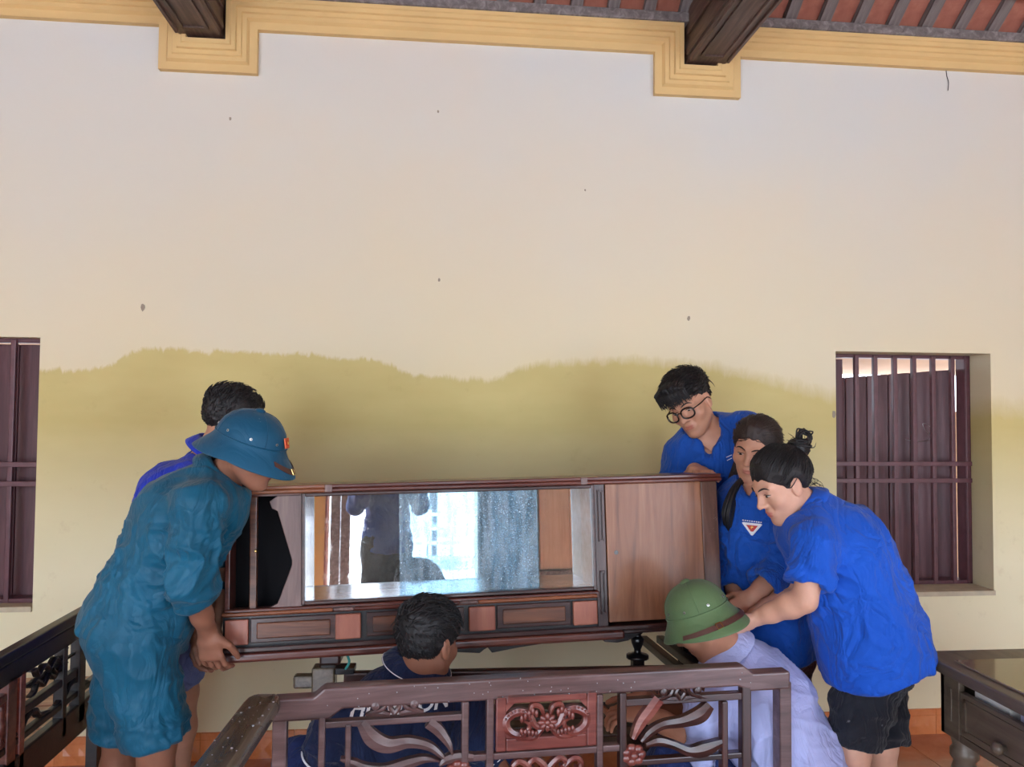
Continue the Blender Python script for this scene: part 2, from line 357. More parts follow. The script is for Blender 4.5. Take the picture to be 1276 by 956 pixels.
# --- cornice, stepping down round the beam ends
path = [(XL, 3.23), (-1.237, 3.23), (-1.237, 3.03), (-0.812, 3.03), (-0.812, 3.23), (1.014, 3.23), (1.014, 3.03), (1.433, 3.03), (1.433, 3.23), (XR, 3.23)]
prof = [(0, 0), (0, 0.030), (0.034, 0.030), (0.038, 0.036), (0.044, 0.046), (0.062, 0.046), (0.066, 0.054), (0.084, 0.054), (0.088, 0.066), (0.106, 0.066), (0.110, 0.072), (0.128, 0.072), (0.128, 0.0)]
V = []; n = len(prof); m_ = len(path)
for i, p in enumerate(path):
    p = np.array(p); d0 = nrm(p - np.array(path[i - 1])) if i else None; d1 = nrm(np.array(path[i + 1]) - p) if i < m_ - 1 else None
    d0 = d1 if d0 is None else d0; d1 = d0 if d1 is None else d1
    n0, n1 = np.array([-d0[1], d0[0]]), np.array([-d1[1], d1[0]]); mit = (n0 + n1) / (1 + n0 @ n1)
    for o_, d in prof:
        q = p + mit * o_; V.append((q[0], WALL_Y - d, q[1]))
Fc = [(i * n + k, i * n + n + k, i * n + n + k + 1, i * n + k + 1) for i in range(m_ - 1) for k in range(n - 1)]
tag(mk('trim_1', V, Fc, M['yellow']), 'ochre plaster cornice stepping down around the beam ends', kind='structure')
tag(MB().box(XL, XR, WALL_Y - 0.085, WALL_Y + 0.02, 3.356, 3.40).build('trim_2', M['batten_wood'], bevel=0.004), 'grey wooden wall plate above the cornice', kind='structure')
# --- roof: terracotta slabs between battens, rising away from the wall
SL = 0.757; al = math.atan(SL); ZR, YR = 3.40, 3.43
M['brick'] = tile_mat('terracotta', (138, 84, 70), (158, 100, 84), (176, 122, 106), 0.8); M['brick'].node_tree.nodes['Principled BSDF'].inputs['Coat Weight'].default_value = 0
RIDGE_Y = 0.55; zr = ZR + (YR - RIDGE_Y) * SL
rf = MB()
rf.add([(XL - .2, YR + .5, ZR - .5 * SL + .05), (XR + .2, YR + .5, ZR - .5 * SL + .05), (XR + .2, RIDGE_Y, zr + .05), (XL - .2, RIDGE_Y, zr + .05),
        (XL - .2, YR + .5, ZR - .5 * SL + .15), (XR + .2, YR + .5, ZR - .5 * SL + .15), (XR + .2, RIDGE_Y, zr + .15), (XL - .2, RIDGE_Y, zr + .15)],
       [(0, 3, 2, 1), (4, 5, 6, 7), (0, 1, 5, 4), (1, 2, 6, 5), (2, 3, 7, 6), (3, 0, 4, 7)])
yq = YF - 0.6; zq = zr - (RIDGE_Y - yq) * SL
rf.add([(XL - .2, yq, zq + .05), (XR + .2, yq, zq + .05), (XR + .2, RIDGE_Y, zr + .05), (XL - .2, RIDGE_Y, zr + .05), (XL - .2, yq, zq + .15), (XR + .2, yq, zq + .15), (XR + .2, RIDGE_Y, zr + .15), (XL - .2, RIDGE_Y, zr + .15)],
       [(0, 1, 2, 3), (4, 7, 6, 5), (0, 4, 5, 1), (1, 5, 6, 2), (2, 6, 7, 3), (3, 7, 4, 0)])
ceil = tag(rf.build('ceiling', M['brick']), 'pitched roof of red brick slabs laid between grey battens', kind='structure')
RM = Matrix(((1, 0, 0), (0, -math.cos(al), -math.sin(al)), (0, math.sin(al), -math.cos(al)))).to_4x4()   # local y runs up the slope, -z faces the roof
pitch = 0.172; bm_, tm_ = None, None
for i in range(-14, 26):
    x = i * pitch + 0.03
    for r in range(2 if i > -8 else 1):
        jx = rnd.uniform(-0.004, 0.004)
        Mx = Matrix.Translation((x + jx, YR, ZR + 0.022 + rnd.uniform(0, 0.006))) @ RM @ Matrix.Translation((0, 0.235 * r + 0.0, 0))
        if bm_ is None:
            o = MB().box(-0.058, 0.058, -0.03, 0.20, -0.045, 0.0).build('brick', M['brick'], bevel=0.004); bm_ = o.data; o.parent = ceil; o.matrix_local = Mx
        else:
            o = inst('brick', bm_, Mx, ceil); b_ = o.modifiers.new('bevel', 'BEVEL'); b_.width = 0.004; b_.segments = 1
    Mx = Matrix.Translation((x + pitch / 2, YR, ZR + 0.022)) @ RM
    if tm_ is None:
        o = MB().box(-0.027, 0.027, -0.05, 3.2, -0.03, 0.022).build('batten', M['batten_wood']); tm_ = o.data; o.parent = ceil; o.matrix_local = Mx
    else: inst('batten', tm_, Mx, ceil)
zz = ZR + (YR - 3.25) * SL
MB().box(XL, XR, 3.16, 3.262, zz - 0.055, zz + 0.02).build('purlin', M['batten_wood'], ceil, bevel=0.006)
# --- two carved beams running in from the wall
for bx, lab in ((-1.05, 'dark carved ceiling beam end above the left window side'), (1.255, 'dark carved ceiling beam end nearer the right window')):
    t_ = empty('ceiling_beam', (bx, WALL_Y, 3.16), lab, 'beam', 'carved ceiling beams')
    W, BZ = 0.095, 3.172
    MB().box(bx - W, bx + W, -1.9, WALL_Y + 0.05, BZ, BZ + 0.26).build('beam_body', M['beam_wood'], t_, bevel=0.01)
    ml = MB()
    for s in (-1, 1):
        ml.box(bx + s * W * 0.92 - 0.006, bx + s * W * 0.92 + 0.006, -1.9, WALL_Y - 0.10, BZ - 0.012, BZ)
        ml.box(bx + s * W * 0.55 - 0.007, bx + s * W * 0.55 + 0.007, -1.9, WALL_Y - 0.14, BZ - 0.009, BZ)
        ml.box(bx + s * W - 0.004, bx + s * W + 0.012 * s, -1.9, WALL_Y - 0.09, BZ + 0.02, BZ + 0.05) if s > 0 else ml.box(bx - W - 0.012, bx - W + 0.004, -1.9, WALL_Y - 0.09, BZ + 0.02, BZ + 0.05)
        ml.box(bx + s * (W + 0.004) - 0.006, bx + s * (W + 0.004) + 0.006, -1.9, WALL_Y - 0.09, BZ + 0.12, BZ + 0.14)
    ml.box(bx - W * 0.55, bx + W * 0.55, WALL_Y - 0.15, WALL_Y - 0.136, BZ - 0.009, BZ)
    ml.build('carved_moulding', M['beam_wood'], t_)
# --- barred windows with plank shutters
def window(name, lab, q, bars, crossz, leaf):
    x0, x1, z0, z1 = q; t_ = empty(name, ((x0 + x1) / 2, WALL_Y, z0), lab, kind='structure'); yb = WALL_Y + 0.145
    f_ = MB(); f_.box(x0, x0 + 0.03, yb, yb + 0.07, z0, z1); f_.box(x1 - 0.03, x1, yb, yb + 0.07, z0, z1); f_.box(x0, x1, yb, yb + 0.07, z0, z0 + 0.02); f_.box(x0, x1, yb + 0.01, yb + 0.07, z1 - 0.018, z1)
    f_.build('window_frame', M['bar_paint'], t_, bevel=0.003)
    bmsh = None
    for bx in bars:
        o = MB().box(bx - 0.011, bx + 0.011, yb - 0.004, yb + 0.02, z0 + 0.005, z1 - 0.005).build('bar', M['bar_paint'], t_, bevel=0.004)
    for cz in crossz: MB().box(x0 + 0.005, x1 - 0.004, yb - 0.012, yb - 0.002, cz - 0.011, cz + 0.011).build('crossbar', M['bar_paint'], t_, bevel=0.002)
    for hx, x_a, x_b, ang, npl, drp in leaf:
        bk_ = MB().box(x_a, x_b, yb + 0.092, yb + 0.099, z0 + 0.014 - drp, z1 - 0.024 - drp); R0 = Matrix.Rotation(ang, 4, 'Z'); h0 = Vector((hx, yb + 0.075, 0))
        bk_.V = [np.array(h0 + R0 @ (Vector(v) - h0)) - np.array([0, 0, drp * 1.6 * abs(hx - v[0])]) for v in bk_.V]; bk_.build('shutter_backing', M['shutter_wood'], t_)                                # hinge x, from, to, swing, planks
        R_ = Matrix.Rotation(ang, 4, 'Z'); hp = Vector((hx, yb + 0.075, 0)); wv = (x_b - x_a) / npl
        for k in range(npl):
            b_ = MB(); xa, xb = x_a + k * wv + 0.0015, x_a + (k + 1) * wv - 0.0015
            b_.box(xa, xb, yb + 0.075, yb + 0.10, z0 + 0.012 - drp, z1 - 0.022 - drp)
            b_.V = [np.array(hp + R_ @ (Vector(v) - hp)) - np.array([0, 0, drp * 1.6 * abs(hx - v[0])]) for v in b_.V]; b_.build('shutter_plank', M['shutter_wood'], t_, bevel=0.004)
        for cz in (z0 + 0.16, z1 - 0.18):
            b_ = MB(); b_.box(x_a + 0.01, x_b - 0.01, yb + 0.10, yb + 0.125, cz - 0.04, cz + 0.04)
            b_.V = [np.array(hp + R_ @ (Vector(v) - hp)) for v in b_.V]; b_.build('shutter_batten', M['shutter_wood'], t_)
    return t_
q = WIN[0]
bars = [onY(x, 600, WALL_Y + 0.15)[0] for x in (1068, 1091.5, 1116, 1140, 1164, 1188, 1206)]
cz = [onY(1130, 578, WALL_Y + 0.14)[2], onY(1130, 599, WALL_Y + 0.14)[2]]
win1 = window('window_1', 'barred window with maroon plank shutter standing ajar beside the desk', q, bars, cz, [(q[0], q[0] + 0.02, q[0] + 0.16, 0.0, 1, 0.0), (q[1] - 0.035, q[1] - 0.66, q[1] - 0.03, -0.42, 6, 0.045)])
# the wire loop scratched on the shutter
MB().tube([np.array([onY(a, b_, WALL_Y + 0.212)[0], WALL_Y + 0.212, onY(a, b_, WALL_Y + 0.212)[2]]) for a, b_ in ((1128, 548), (1140, 550), (1156, 549), (1162, 540), (1158, 531), (1150, 528), (1153, 536), (1160, 544))], 0.0012, 5, 4).build('wire_loop', M['steel'], win1)
q = WIN[1]
bars = [q[0] + 0.09 + 0.113 * k for k in range(5)] + [onY(18, 600, WALL_Y + 0.1)[0]]
win2 = window('window_2', 'barred window with closed maroon shutters behind the left bench', q, bars, cz, [(q[0], q[0] + 0.03, (q[0] + q[1]) / 2, 0, 3, 0.0), (q[1], (q[0] + q[1]) / 2, q[1] - 0.03, 0, 3, 0.0)])
win2.location.y -= 0.085
# pale sills
for q, nm in ((WIN[0], 'window_sill'), (WIN[1], 'window_sill')):
    MB().box(q[0] - 0.0, q[1] + 0.0, WALL_Y - 0.012, WALL_Y + 0.16, q[2] - 0.02, q[2] + 0.002).build(nm, plain('sill_plaster', (198, 188, 160), 0.85, 0, 0.15, 12) if q is WIN[0] else bpy.data.materials['sill_plaster'], wall_back)
# outside the back wall: eave boards and ground
tag(MB().add([(XL, WALL_Y + T, 2.04), (XR, WALL_Y + T, 2.04), (XR, WALL_Y + 2.3, 1.84), (XL, WALL_Y + 2.3, 1.84), (XL, WALL_Y + T, 2.08), (XR, WALL_Y + T, 2.08), (XR, WALL_Y + 2.3, 1.88), (XL, WALL_Y + 2.3, 1.88)], [(0, 3, 2, 1), (4, 5, 6, 7), (0, 1, 5, 4), (1, 2, 6, 5), (2, 3, 7, 6), (3, 0, 4, 7)]).build('trim_3', M['outer_tan']), 'tan eave boarding seen through the window top', kind='structure')
tag(MB().box(XL - 4, XR + 4, WALL_Y + 2.3, WALL_Y + 2.4, -0.15, 1.55).build('shade_board', M['outer_tan']), 'tan board wall added out of view behind the house to cut daylight at the eave', kind='structure')  # added unseen wall, keeps daylight off the eave boards
tag(MB().box(-25, 25, WALL_Y + T, 30, -0.25, -0.15).build('ground', M['concrete']), 'pale ground outside', kind='structure')

# ------------------------------------------------------------------ front of the house (seen in the mirror)
fw = MB(); zt = 2.72
for a, b_ in ((XL, -3.75), (-1.0, -0.47), (1.02, 2.3), (4.75, XR)): fw.box(a, b_, YF - 0.2, YF, 0, zt)
fw.box(XL, XR, YF - 0.2, YF, zt, 3.3)
tag(fw.build('wall_front', M['cream']), 'cream front wall with three wide door openings', kind='structure')
col_ = empty('column', (-0.62, YF + 0.12, 0), 'yellow square column with a red edge beside the doorway, seen in the mirror', 'column')
MB().box(-0.74, -0.50, YF + 0.0, YF + 0.24, 0, 3.3).build('shaft', M['column_paint'], col_, bevel=0.006)
MB().box(-0.505, -0.485, YF + 0.0, YF + 0.245, 0, 3.3).build('edge_strip', M['brick'], col_)
MB().box(-0.76, -0.48, YF + 0.0, YF + 0.26, 0, 0.22).build('plinth', M['brick'], col_)
dl = empty('door_1', (1.02, YF, 0), 'dark wooden door leaf folded open by the doorway, seen in the mirror', kind='structure')
for k in range(4): MB().box(1.03 + 0.15 * k, 1.175 + 0.15 * k, YF + 0.03, YF + 0.07, 0.02, 2.5).build('door_plank', M['black_wood'], dl, bevel=0.004)
dl = empty('door_2', (1.66, YF, 0), 'pale wooden cabinet doors against the front wall, seen in the mirror', kind='structure')
for k in range(2): MB().box(1.66 + 0.32 * k, 1.975 + 0.32 * k, YF + 0.03, YF + 0.08, 0.55, 2.4).build('door_panel', M['pale_wood'], dl, bevel=0.006)
MB().box(1.64, 2.32, YF + 0.02, YF + 0.1, 0.0, 0.53).build('door_base', M['batten_wood'], dl)
dl = empty('door_3', (-0.44, YF, 0), 'grey door leaf standing open at the left of the doorway, seen in the mirror', kind='structure')
for k in range(2): MB().box(-0.46 + 0.1 * k, -0.362 + 0.1 * k, YF - 0.12, YF - 0.08, 0.02, 2.5).build('door_plank', M['batten_wood'], dl, bevel=0.004)
yard = tag(MB().box(-25, 25, -30, YF - 0.2, -0.25, -0.15).build('ground', M['concrete']), 'sunlit concrete courtyard, seen in the mirror', kind='structure')
fence = empty('fence', (0, -12, -0.15), 'white lattice fence across the courtyard, seen in the mirror', 'fence')
for k in range(34): MB().box(-8.5 + 0.5 * k, -8.42 + 0.5 * k, -12.05, -11.97, -0.15, 1.15).build('fence_post', M['white'], fence)
for k in range(4): MB().box(-8.6, 8.2, -12.08, -12.0, 0.05 + 0.32 * k, 0.12 + 0.32 * k).build('fence_rail', M['white'], fence)
def bush(c, r, lab):
    b_ = MB()
    for k in range(420):
        a, e = rnd.uniform(0, 6.28), math.asin(rnd.uniform(-0.5, 1)); q = np.array([math.cos(a) * math.cos(e), math.sin(a) * math.cos(e), math.sin(e)]) * r * rnd.uniform(0.6, 1.0) + c
        u = nrm(np.array([rnd.gauss(0, 1) for _ in range(3)])); v = nrm(np.cross(u, (0.3, 0.5, 0.8))); s = r * 0.16
        b_.add([q - u * s, q + v * s * 0.5, q + u * s, q - v * s * 0.5], [(0, 1, 2, 3)])
    t_ = empty('tree', (c[0], c[1], -0.15), lab, 'tree', 'courtyard trees')
    b_.build('foliage', M['leaf'], t_); t_.children[0]['kind'] = 'stuff'; MB().tube([(c[0], c[1], -0.15), (c[0] + 0.1, c[1], c[2])], [0.14, 0.08], 8).build('trunk', M['batten_wood'], t_)
bush(np.array([1.9, -15.0, 3.0]), 1.7, 'leafy green tree beyond the lattice fence, right side of the mirror')
bush(np.array([-2.4, -16.0, 2.6]), 1.6, 'leafy green tree beyond the lattice fence, left side of the mirror')

# ================================================================== furniture
# ------------------------------------------------------------------ the long mirror cabinet being lifted
cn = nrm(-ray(488, 572)); foot = CAM_C - cn * 2.6
_u = nrm(np.cross((0, 0, 1), cn)); _v = np.cross(cn, _u); _a = math.radians(1.2)
CB = Frame(foot, _u * math.cos(_a) + _v * math.sin(_a), -cn, _v * math.cos(_a) - _u * math.sin(_a))
cab = empty('mirror_cabinet', CB(0.3, 0.1, -0.626), 'long dark wooden cabinet with a mirror niche, carried sideways by the group', 'cabinet')
DP = 0.22                                                             # depth of the case
c = MB(); c.box(-0.53, 1.145, DP - 0.012, DP, -0.62, -0.085, CB); c.build('back_panel', M['black_wood'], cab)
c = MB(); c.box(-0.53, 1.145, 0.006, DP, -0.112, -0.092, CB); c.build('top_panel', M['cab_wood'], cab)
# top mouldings
t = MB()
for x0, x1, mt in ((-0.53, -0.205, 'cab_orange'), (-0.205, 0.655, 'cab_wood'), (0.655, 1.155, 'cab_wood')):
    t = MB(); t.box(x0, x1, -0.022, DP + 0.01, -0.090, -0.078, CB); t.box(x0, x1 - 0.003, -0.014, 0.01, -0.104, -0.090, CB)
    r = [CB(x0, -0.014 - 0.010 * math.sin(a), -0.097 + 0.008 * math.cos(a)) for a in np.linspace(0, math.pi, 7)] + [CB(x1, -0.014 - 0.010 * math.sin(a), -0.097 + 0.008 * math.cos(a)) for a in np.linspace(0, math.pi, 7)]
    t.add(r, [(i, i + 1, i + 8, i + 7) for i in range(6)]); t.build('top_moulding', M[mt], cab, bevel=0.003)
for x in (-0.205, 0.655): MB().box(x - 0.012, x + 0.012, -0.026, 0.0, -0.104, -0.078, CB).build('moulding_block', M['cab_stile'], cab, bevel=0.003)
# left compartment, open and black inside
MB().box(-0.53, -0.515, 0.0, DP, -0.49, -0.10, CB).build('end_panel', M['cab_wood'], cab, bevel=0.002)
MB().box(-0.515, -0.29, 0.10, 0.11, -0.49, -0.10, CB).build('compartment_lining', M['lining'], cab)
MB().box(-0.455, -0.433, 0.0, 0.03, -0.475, -0.112, CB).build('divider_stick', M['panel_wood'], cab, bevel=0.003)
MB().lathe([(0.004, 0.0), (0.006, 0.004), (0.003, 0.01)], Frame(CB(-0.434, -0.004, -0.285), CB.x, CB.z, -CB.y), 8).build('latch', M['brass'], cab)
e = [CB.hit(a, b) for a, b in ((378, 617), (346, 618), (336, 625), (339, 634), (346, 637), (364, 698), (364, 704), (350, 742), (346, 752), (336, 757), (377, 757))]
MB().prism(e, -0.004, 0.02, CB).build('cut_stile', M['cab_stile'], cab, bevel=0.002)
# mirror niche
mx0, mx1, mz0, mz1 = -0.281, 0.682, -0.452, -0.117; ND = 0.15
def mirror_mat():
    m, nt, b = new_mat('old_mirror'); v = coords(nt); b.inputs['Metallic'].default_value = 1.0; b.inputs['Base Color'].default_value = (0.80, 0.83, 0.84, 1)
    f = noise(nt, v, 26.0, 5, 0.7); nt.links.new(ramp(nt, f, [(0.55, (0.015, 0.015, 0.015, 1)), (0.75, (0.10, 0.10, 0.10, 1))]), b.inputs['Roughness'])
    df = nt.nodes.new('ShaderNodeBsdfDiffuse'); df.inputs[0].default_value = (0.78, 0.76, 0.68, 1); mx = nt.nodes.new('ShaderNodeMixShader'); out = [n for n in nt.nodes if n.type == 'OUTPUT_MATERIAL'][0]
    nt.links.new(ramp(nt, noise(nt, v, 5.0, 5, 0.65), [(0.35, (0.05, 0.05, 0.05, 1)), (0.7, (0.16, 0.16, 0.16, 1))]), mx.inputs[0]); nt.links.new(b.outputs[0], mx.inputs[1]); nt.links.new(df.outputs[0], mx.inputs[2]); nt.links.new(mx.outputs[0], out.inputs[0]); return m
M['mirror'] = mirror_mat()
MB().box(mx0, mx1, ND, ND + 0.006, mz0, mz1, CB).build('mirror', M['mirror'], cab)
M['niche'] = wood('niche_wood', (186, 160, 138), (206, 182, 160), (222, 202, 184), 0, 0.10, 0.8)
for nm, a in (('niche_bottom', (mx0, mx1, 0.012, ND, mz0 - 0.01, mz0)), ('niche_top', (mx0, mx1, 0.012, ND, mz1, mz1 + 0.01)), ('niche_side', (mx0 - 0.01, mx0, 0.012, ND, mz0, mz1)), ('niche_side', (mx1, mx1 + 0.01, 0.012, ND, mz0, mz1))):
    MB().box(*a, CB).build(nm, M['niche'], cab)
fm = MB()
def rim(b_, x0, x1, z0, z1, wd, ya, yb):
    b_.box(x0 - wd, x0, ya, yb, z0 - wd, z1 + wd, CB); b_.box(x1, x1 + wd, ya, yb, z0 - wd, z1 + wd, CB); b_.box(x0, x1, ya, yb, z0 - wd, z0, CB); b_.box(x0, x1, ya, yb, z1, z1 + wd, CB)
rim(fm, mx0, mx1, mz0, mz1, 0.012, -0.008, 0.02); fm.build('mirror_frame', M['dark_wood'], cab, bevel=0.003)
def dirty_glass():
    m, nt, b = new_mat('wet_dirty_glass'); out = [n for n in nt.nodes if n.type == 'OUTPUT_MATERIAL'][0]
    v = coords(nt); g = nt.nodes.new('ShaderNodeBsdfTransparent'); g.inputs[0].default_value = (0.80, 0.90, 0.95, 1)
    b.inputs['Base Color'].default_value = (0.62, 0.74, 0.82, 1); b.inputs['Roughness'].default_value = 0.12
    st = noise(nt, coords(nt, (22, 22, 3)), 2.0, 5, 0.7); dr = noise(nt, v, 160.0, 2)
    f = math_n(nt, 'MAXIMUM', ramp(nt, st, [(0.42, (0.06, 0.06, 0.06, 1)), (0.75, (0.42, 0.42, 0.42, 1))]), ramp(nt, dr, [(0.64, (0, 0, 0, 1)), (0.68, (0.6, 0.6, 0.6, 1))]))
    mx = nt.nodes.new('ShaderNodeMixShader'); nt.links.new(f, mx.inputs[0]); nt.links.new(g.outputs[0], mx.inputs[1]); nt.links.new(b.outputs[0], mx.inputs[2]); nt.links.new(mx.outputs[0], out.inputs[0])
    bump(nt, b, dr, 0.4, 0.003); return m
M['glass'] = dirty_glass()
gx0, gx1 = CB.hit(498, 660)[0], CB.hit(671, 660)[0]
gl = MB().box(gx0, gx1, 0.022, 0.026, mz0, mz1, CB).build('sliding_glass', M['glass'], cab)
tag(gl, 'wet streaked sliding pane')
gl2 = MB().box(gx1 - 0.16, gx1 + 0.005, 0.032, 0.036, mz0, mz1, CB).build('sliding_glass', M['glass'], cab)
# right stile with two grooves, door, end stile
MB().box(mx1 + 0.012, 0.730, -0.004, 0.02, -0.60, -0.104, CB).build('stile', M['dark_wood_z'], cab, bevel=0.002)
for z0, z1 in ((-0.30, -0.125), (-0.545, -0.40)):
    g = MB(); xq = 0.714; g.box(xq - 0.009, xq - 0.004, -0.012, -0.004, z0, z1, CB); g.box(xq + 0.004, xq + 0.009, -0.012, -0.004, z0, z1, CB); g.box(xq - 0.009, xq + 0.009, -0.012, -0.004, z0, z0 + 0.006, CB); g.box(xq - 0.009, xq + 0.009, -0.012, -0.004, z1 - 0.006, z1, CB)
    g.build('stile_bead', M['dark_wood_z'], cab)
dr = MB().box(0.733, 1.083, -0.006, 0.016, -0.575, -0.104, CB).build('door', M['door_wood'], cab, bevel=0.003)
MB().lathe([(0.0075, 0.0), (0.0075, 0.001)], Frame(CB(0.765, -0.0062, -0.34), CB.x, CB.z, -CB.y), 16).build('keyhole', M['black'], dr)
MB().box(1.084, 1.145, -0.004, DP, -0.60, -0.104, CB).build('end_stile', M['edge_wood'], cab, bevel=0.004)
# band of blocks and panels below the mirror
MB().box(-0.53, 0.70, -0.012, 0.03, -0.490, -0.466, CB).build('mid_rail', M['cab_wood'], cab, bevel=0.004)
for a, b_, mt in ((-0.535, -0.19, 'cab_orange'), (-0.19, -0.125, 'cab_stile'), (-0.125, 0.22, 'cab_wood'), (0.22, 0.28, 'cab_stile'), (0.28, 0.69, 'cab_orange')):
    MB().box(a, b_, -0.024, -0.008, -0.486, -0.474, CB).build('rail_bead', M[mt], cab, bevel=0.005)
MB().box(-0.535, 0.70, 0.006, 0.025, -0.585, -0.49, CB).build('band_backing', M['black_wood'], cab)
def blk(p0, p1):
    a, b_ = CB.hit(*p0), CB.hit(*p1); return a[0], b_[0]
for x0, x1 in ((-0.527, -0.455), (CB.hit(418, 785)[0], CB.hit(450, 785)[0]), (CB.hit(584, 770)[0], CB.hit(617, 770)[0]), (CB.hit(714, 765)[0], CB.hit(744, 765)[0])):
    MB().box(x0, x1, -0.010, 0.012, -0.578, -0.498, CB).build('square_block', M['block_wood'], cab, bevel=0.004)
for x0, x1 in ((-0.45, -0.18), (-0.085, 0.235), (0.345, 0.60)):
    pn = MB(); pn.box(x0, x1, -0.002, 0.01, -0.575, -0.498, CB); pn.build('band_panel', M['dark_wood'], cab, bevel=0.003)
    MB().box(x0 + 0.02, x1 - 0.02, -0.008, 0.0, -0.562, -0.512, CB).build('raised_panel', M['panel_wood'], cab, bevel=0.006)
# bottom mouldings and cut apron
b_ = MB(); b_.box(-0.545, 1.12, -0.018, DP, -0.600, -0.585, CB); b_.build('bottom_board', M['dark_wood'], cab, bevel=0.003)
b_ = MB(); b_.box(-0.535, 0.78, -0.030, -0.002, -0.628, -0.600, CB); b_.build('bottom_moulding', M['cab_wood'], cab, bevel=0.009, seg=3)
MB().box(0.78, 1.10, -0.012, 0.02, -0.615, -0.600, CB).build('bottom_moulding', M['dark_wood'], cab, bevel=0.004)
ap = [(0.06, -0.60), (0.06, -0.632), (0.20, -0.642), (0.285, -0.651), (0.300, -0.640), (0.312, -0.634), (0.326, -0.652), (0.42, -0.640), (0.56, -0.628), (0.62, -0.626), (0.70, -0.624), (0.715, -0.640), (0.76, -0.645), (0.80, -0.640), (0.84, -0.622), (0.86, -0.60)]
MB().prism(ap, 0.0, 0.02, CB).build('apron', M['black_wood'], cab, bevel=0.002)

# ------------------------------------------------------------------ carved bench in front
A, B_ = P(340, 868, 1.93), P(985, 832, 2.17); bx_ = nrm([B_[0] - A[0], B_[1] - A[1], 0])
BF = Frame((A[0], A[1], 0), bx_, np.cross((0, 0, 1), bx_), (0, 0, 1)); BL = np.linalg.norm((B_ - A)[:2])
bench = empty('carved_bench', BF(BL / 2, 0, 0), 'carved dark wooden bench with a pierced back panel, wet, nearest the camera', 'bench')
h = BF.hit
def zt_(px, py): return h(px, py)[1]
RZ1 = zt_(650, 845); RZ0 = RZ1 - 0.056; EZ1 = RZ1 - 0.022; TH = 0.045
e = [(0.0, EZ1 - 0.058), (0, EZ1), (h(405, 0)[0] - 0.0, EZ1), (h(418, 0)[0], RZ1), (h(925, 0)[0], RZ1), (h(936, 0)[0], EZ1), (BL, EZ1), (BL, EZ1 - 0.05), (h(932, 0)[0], EZ1 - 0.05), (h(918, 0)[0], RZ0), (h(440, 0)[0], RZ0), (h(425, 0)[0], EZ1 - 0.058)]
MB().prism(e, 0, TH, BF).build('top_rail', M['bench_wood'], bench, bevel=0.006, seg=3)
def upright(px, wd, zt, zb, dp=0.0, th=0.03, nm='upright', mt='bench_wood'):
    x = h(px, 905)[0]; MB().box(x - wd / 2, x + wd / 2, dp, dp + th, zb, zt, BF).build(nm, M[mt], bench, bevel=0.004)
def level(pa, pb, py, ht, nm='rail', mt='bench_wood', dp=0.004, th=0.026):
    x0, x1 = h(pa, py)[0], h(pb, py)[0]; z = h((pa + pb) / 2, py)[1]; MB().box(x0, x1, dp, dp + th, z - ht / 2, z + ht / 2, BF).build(nm, M[mt], bench, bevel=0.003); return z
upright(348, 0.036, EZ1 - 0.05, 0, 0.004, 0.04, 'leg'); upright(980, 0.036, EZ1 - 0.03, 0, 0.002, 0.045, 'leg')
upright(401, 0.017, RZ0 - 0.01, 0.42); zr1 = level(404, 578, 900, 0.017)
upright(434, 0.015, zr1, 0.42); upright(580, 0.019, RZ0, 0.42); upright(611, 0.020, RZ0 + 0.01, 0.42); upright(748, 0.018, RZ0, 0.42)
upright(777, 0.020, RZ0, 0.42, mt='dark_wood_z'); upright(904, 0.018, zr1, 0.42, mt='dark_wood_z'); upright(931, 0.028, RZ0, 0.42, mt='dark_wood_z')
level(780, 926, 873, 0.020, mt='dark_wood'); zlow = level(581, 780, 940, 0.018); level(780, 926, 948, 0.016, mt='dark_wood')
MB().box(0, BL, 0, 0.04, 0.36, 0.42, BF).build('seat_rail', M['dark_wood'], bench, bevel=0.004)
for k in range(7): MB().box(0.0, BL, -0.47 + 0.068 * k, -0.47 + 0.068 * k + 0.06, 0.40, 0.42, BF).build('seat_slat', M['dark_wood'], bench, bevel=0.003)
for x in (0.02, BL - 0.05): MB().box(x, x + 0.04, -0.46, -0.42, 0.0, 0.40, BF).build('leg', M['dark_wood_z'], bench, bevel=0.004)
MB().box(0, BL, -0.475, -0.445, 0.34, 0.405, BF).build('front_rail', M['dark_wood'], bench, bevel=0.004)
# pierced panel with scrolls and a flower
px0, px1 = h(618, 900)[0], h(744, 900)[0]; pz1, pz0 = zt_(680, 862), zt_(680, 934); ix0, ix1, iz0, iz1 = px0 + 0.028, px1 - 0.028, pz0 + 0.034, pz1 - 0.028
pan = empty('carved_panel', BF(0, 0, 0)); pan.parent = bench; pan.location = tuple(np.zeros(3))
pan.location = tuple(-origin_of(bench) + BF((px0 + px1) / 2, 0, pz0))
f_ = MB(); f_.box(px0, ix0, 0.0, 0.022, pz0, pz1, BF); f_.box(ix1, px1, 0.0, 0.022, pz0, pz1, BF); f_.box(ix0, ix1, 0.0, 0.022, pz0, iz0, BF); f_.box(ix0, ix1, 0.0, 0.022, iz1, pz1, BF)
f_.build('panel_frame', M['bench_red'], pan, bevel=0.004)
for sx, sz in ((ix0, iz1), (ix1, iz1), (ix0, iz0), (ix1, iz0)):
    s1, s2 = (1 if sx == ix0 else -1), (1 if sz == iz0 else -1); MB().prism([(sx, sz), (sx + s1 * 0.022, sz), (sx + s1 * 0.016, sz + s2 * 0.006), (sx + s1 * 0.006, sz + s2 * 0.016), (sx, sz + s2 * 0.022)], 0.004, 0.018, BF).build('panel_corner', M['bench_red'], pan)
mxp, mzp = (ix0 + ix1) / 2, (iz0 + iz1) / 2 - 0.006; W2, H2 = (ix1 - ix0) / 2, (iz1 - iz0) / 2
sc = MB()
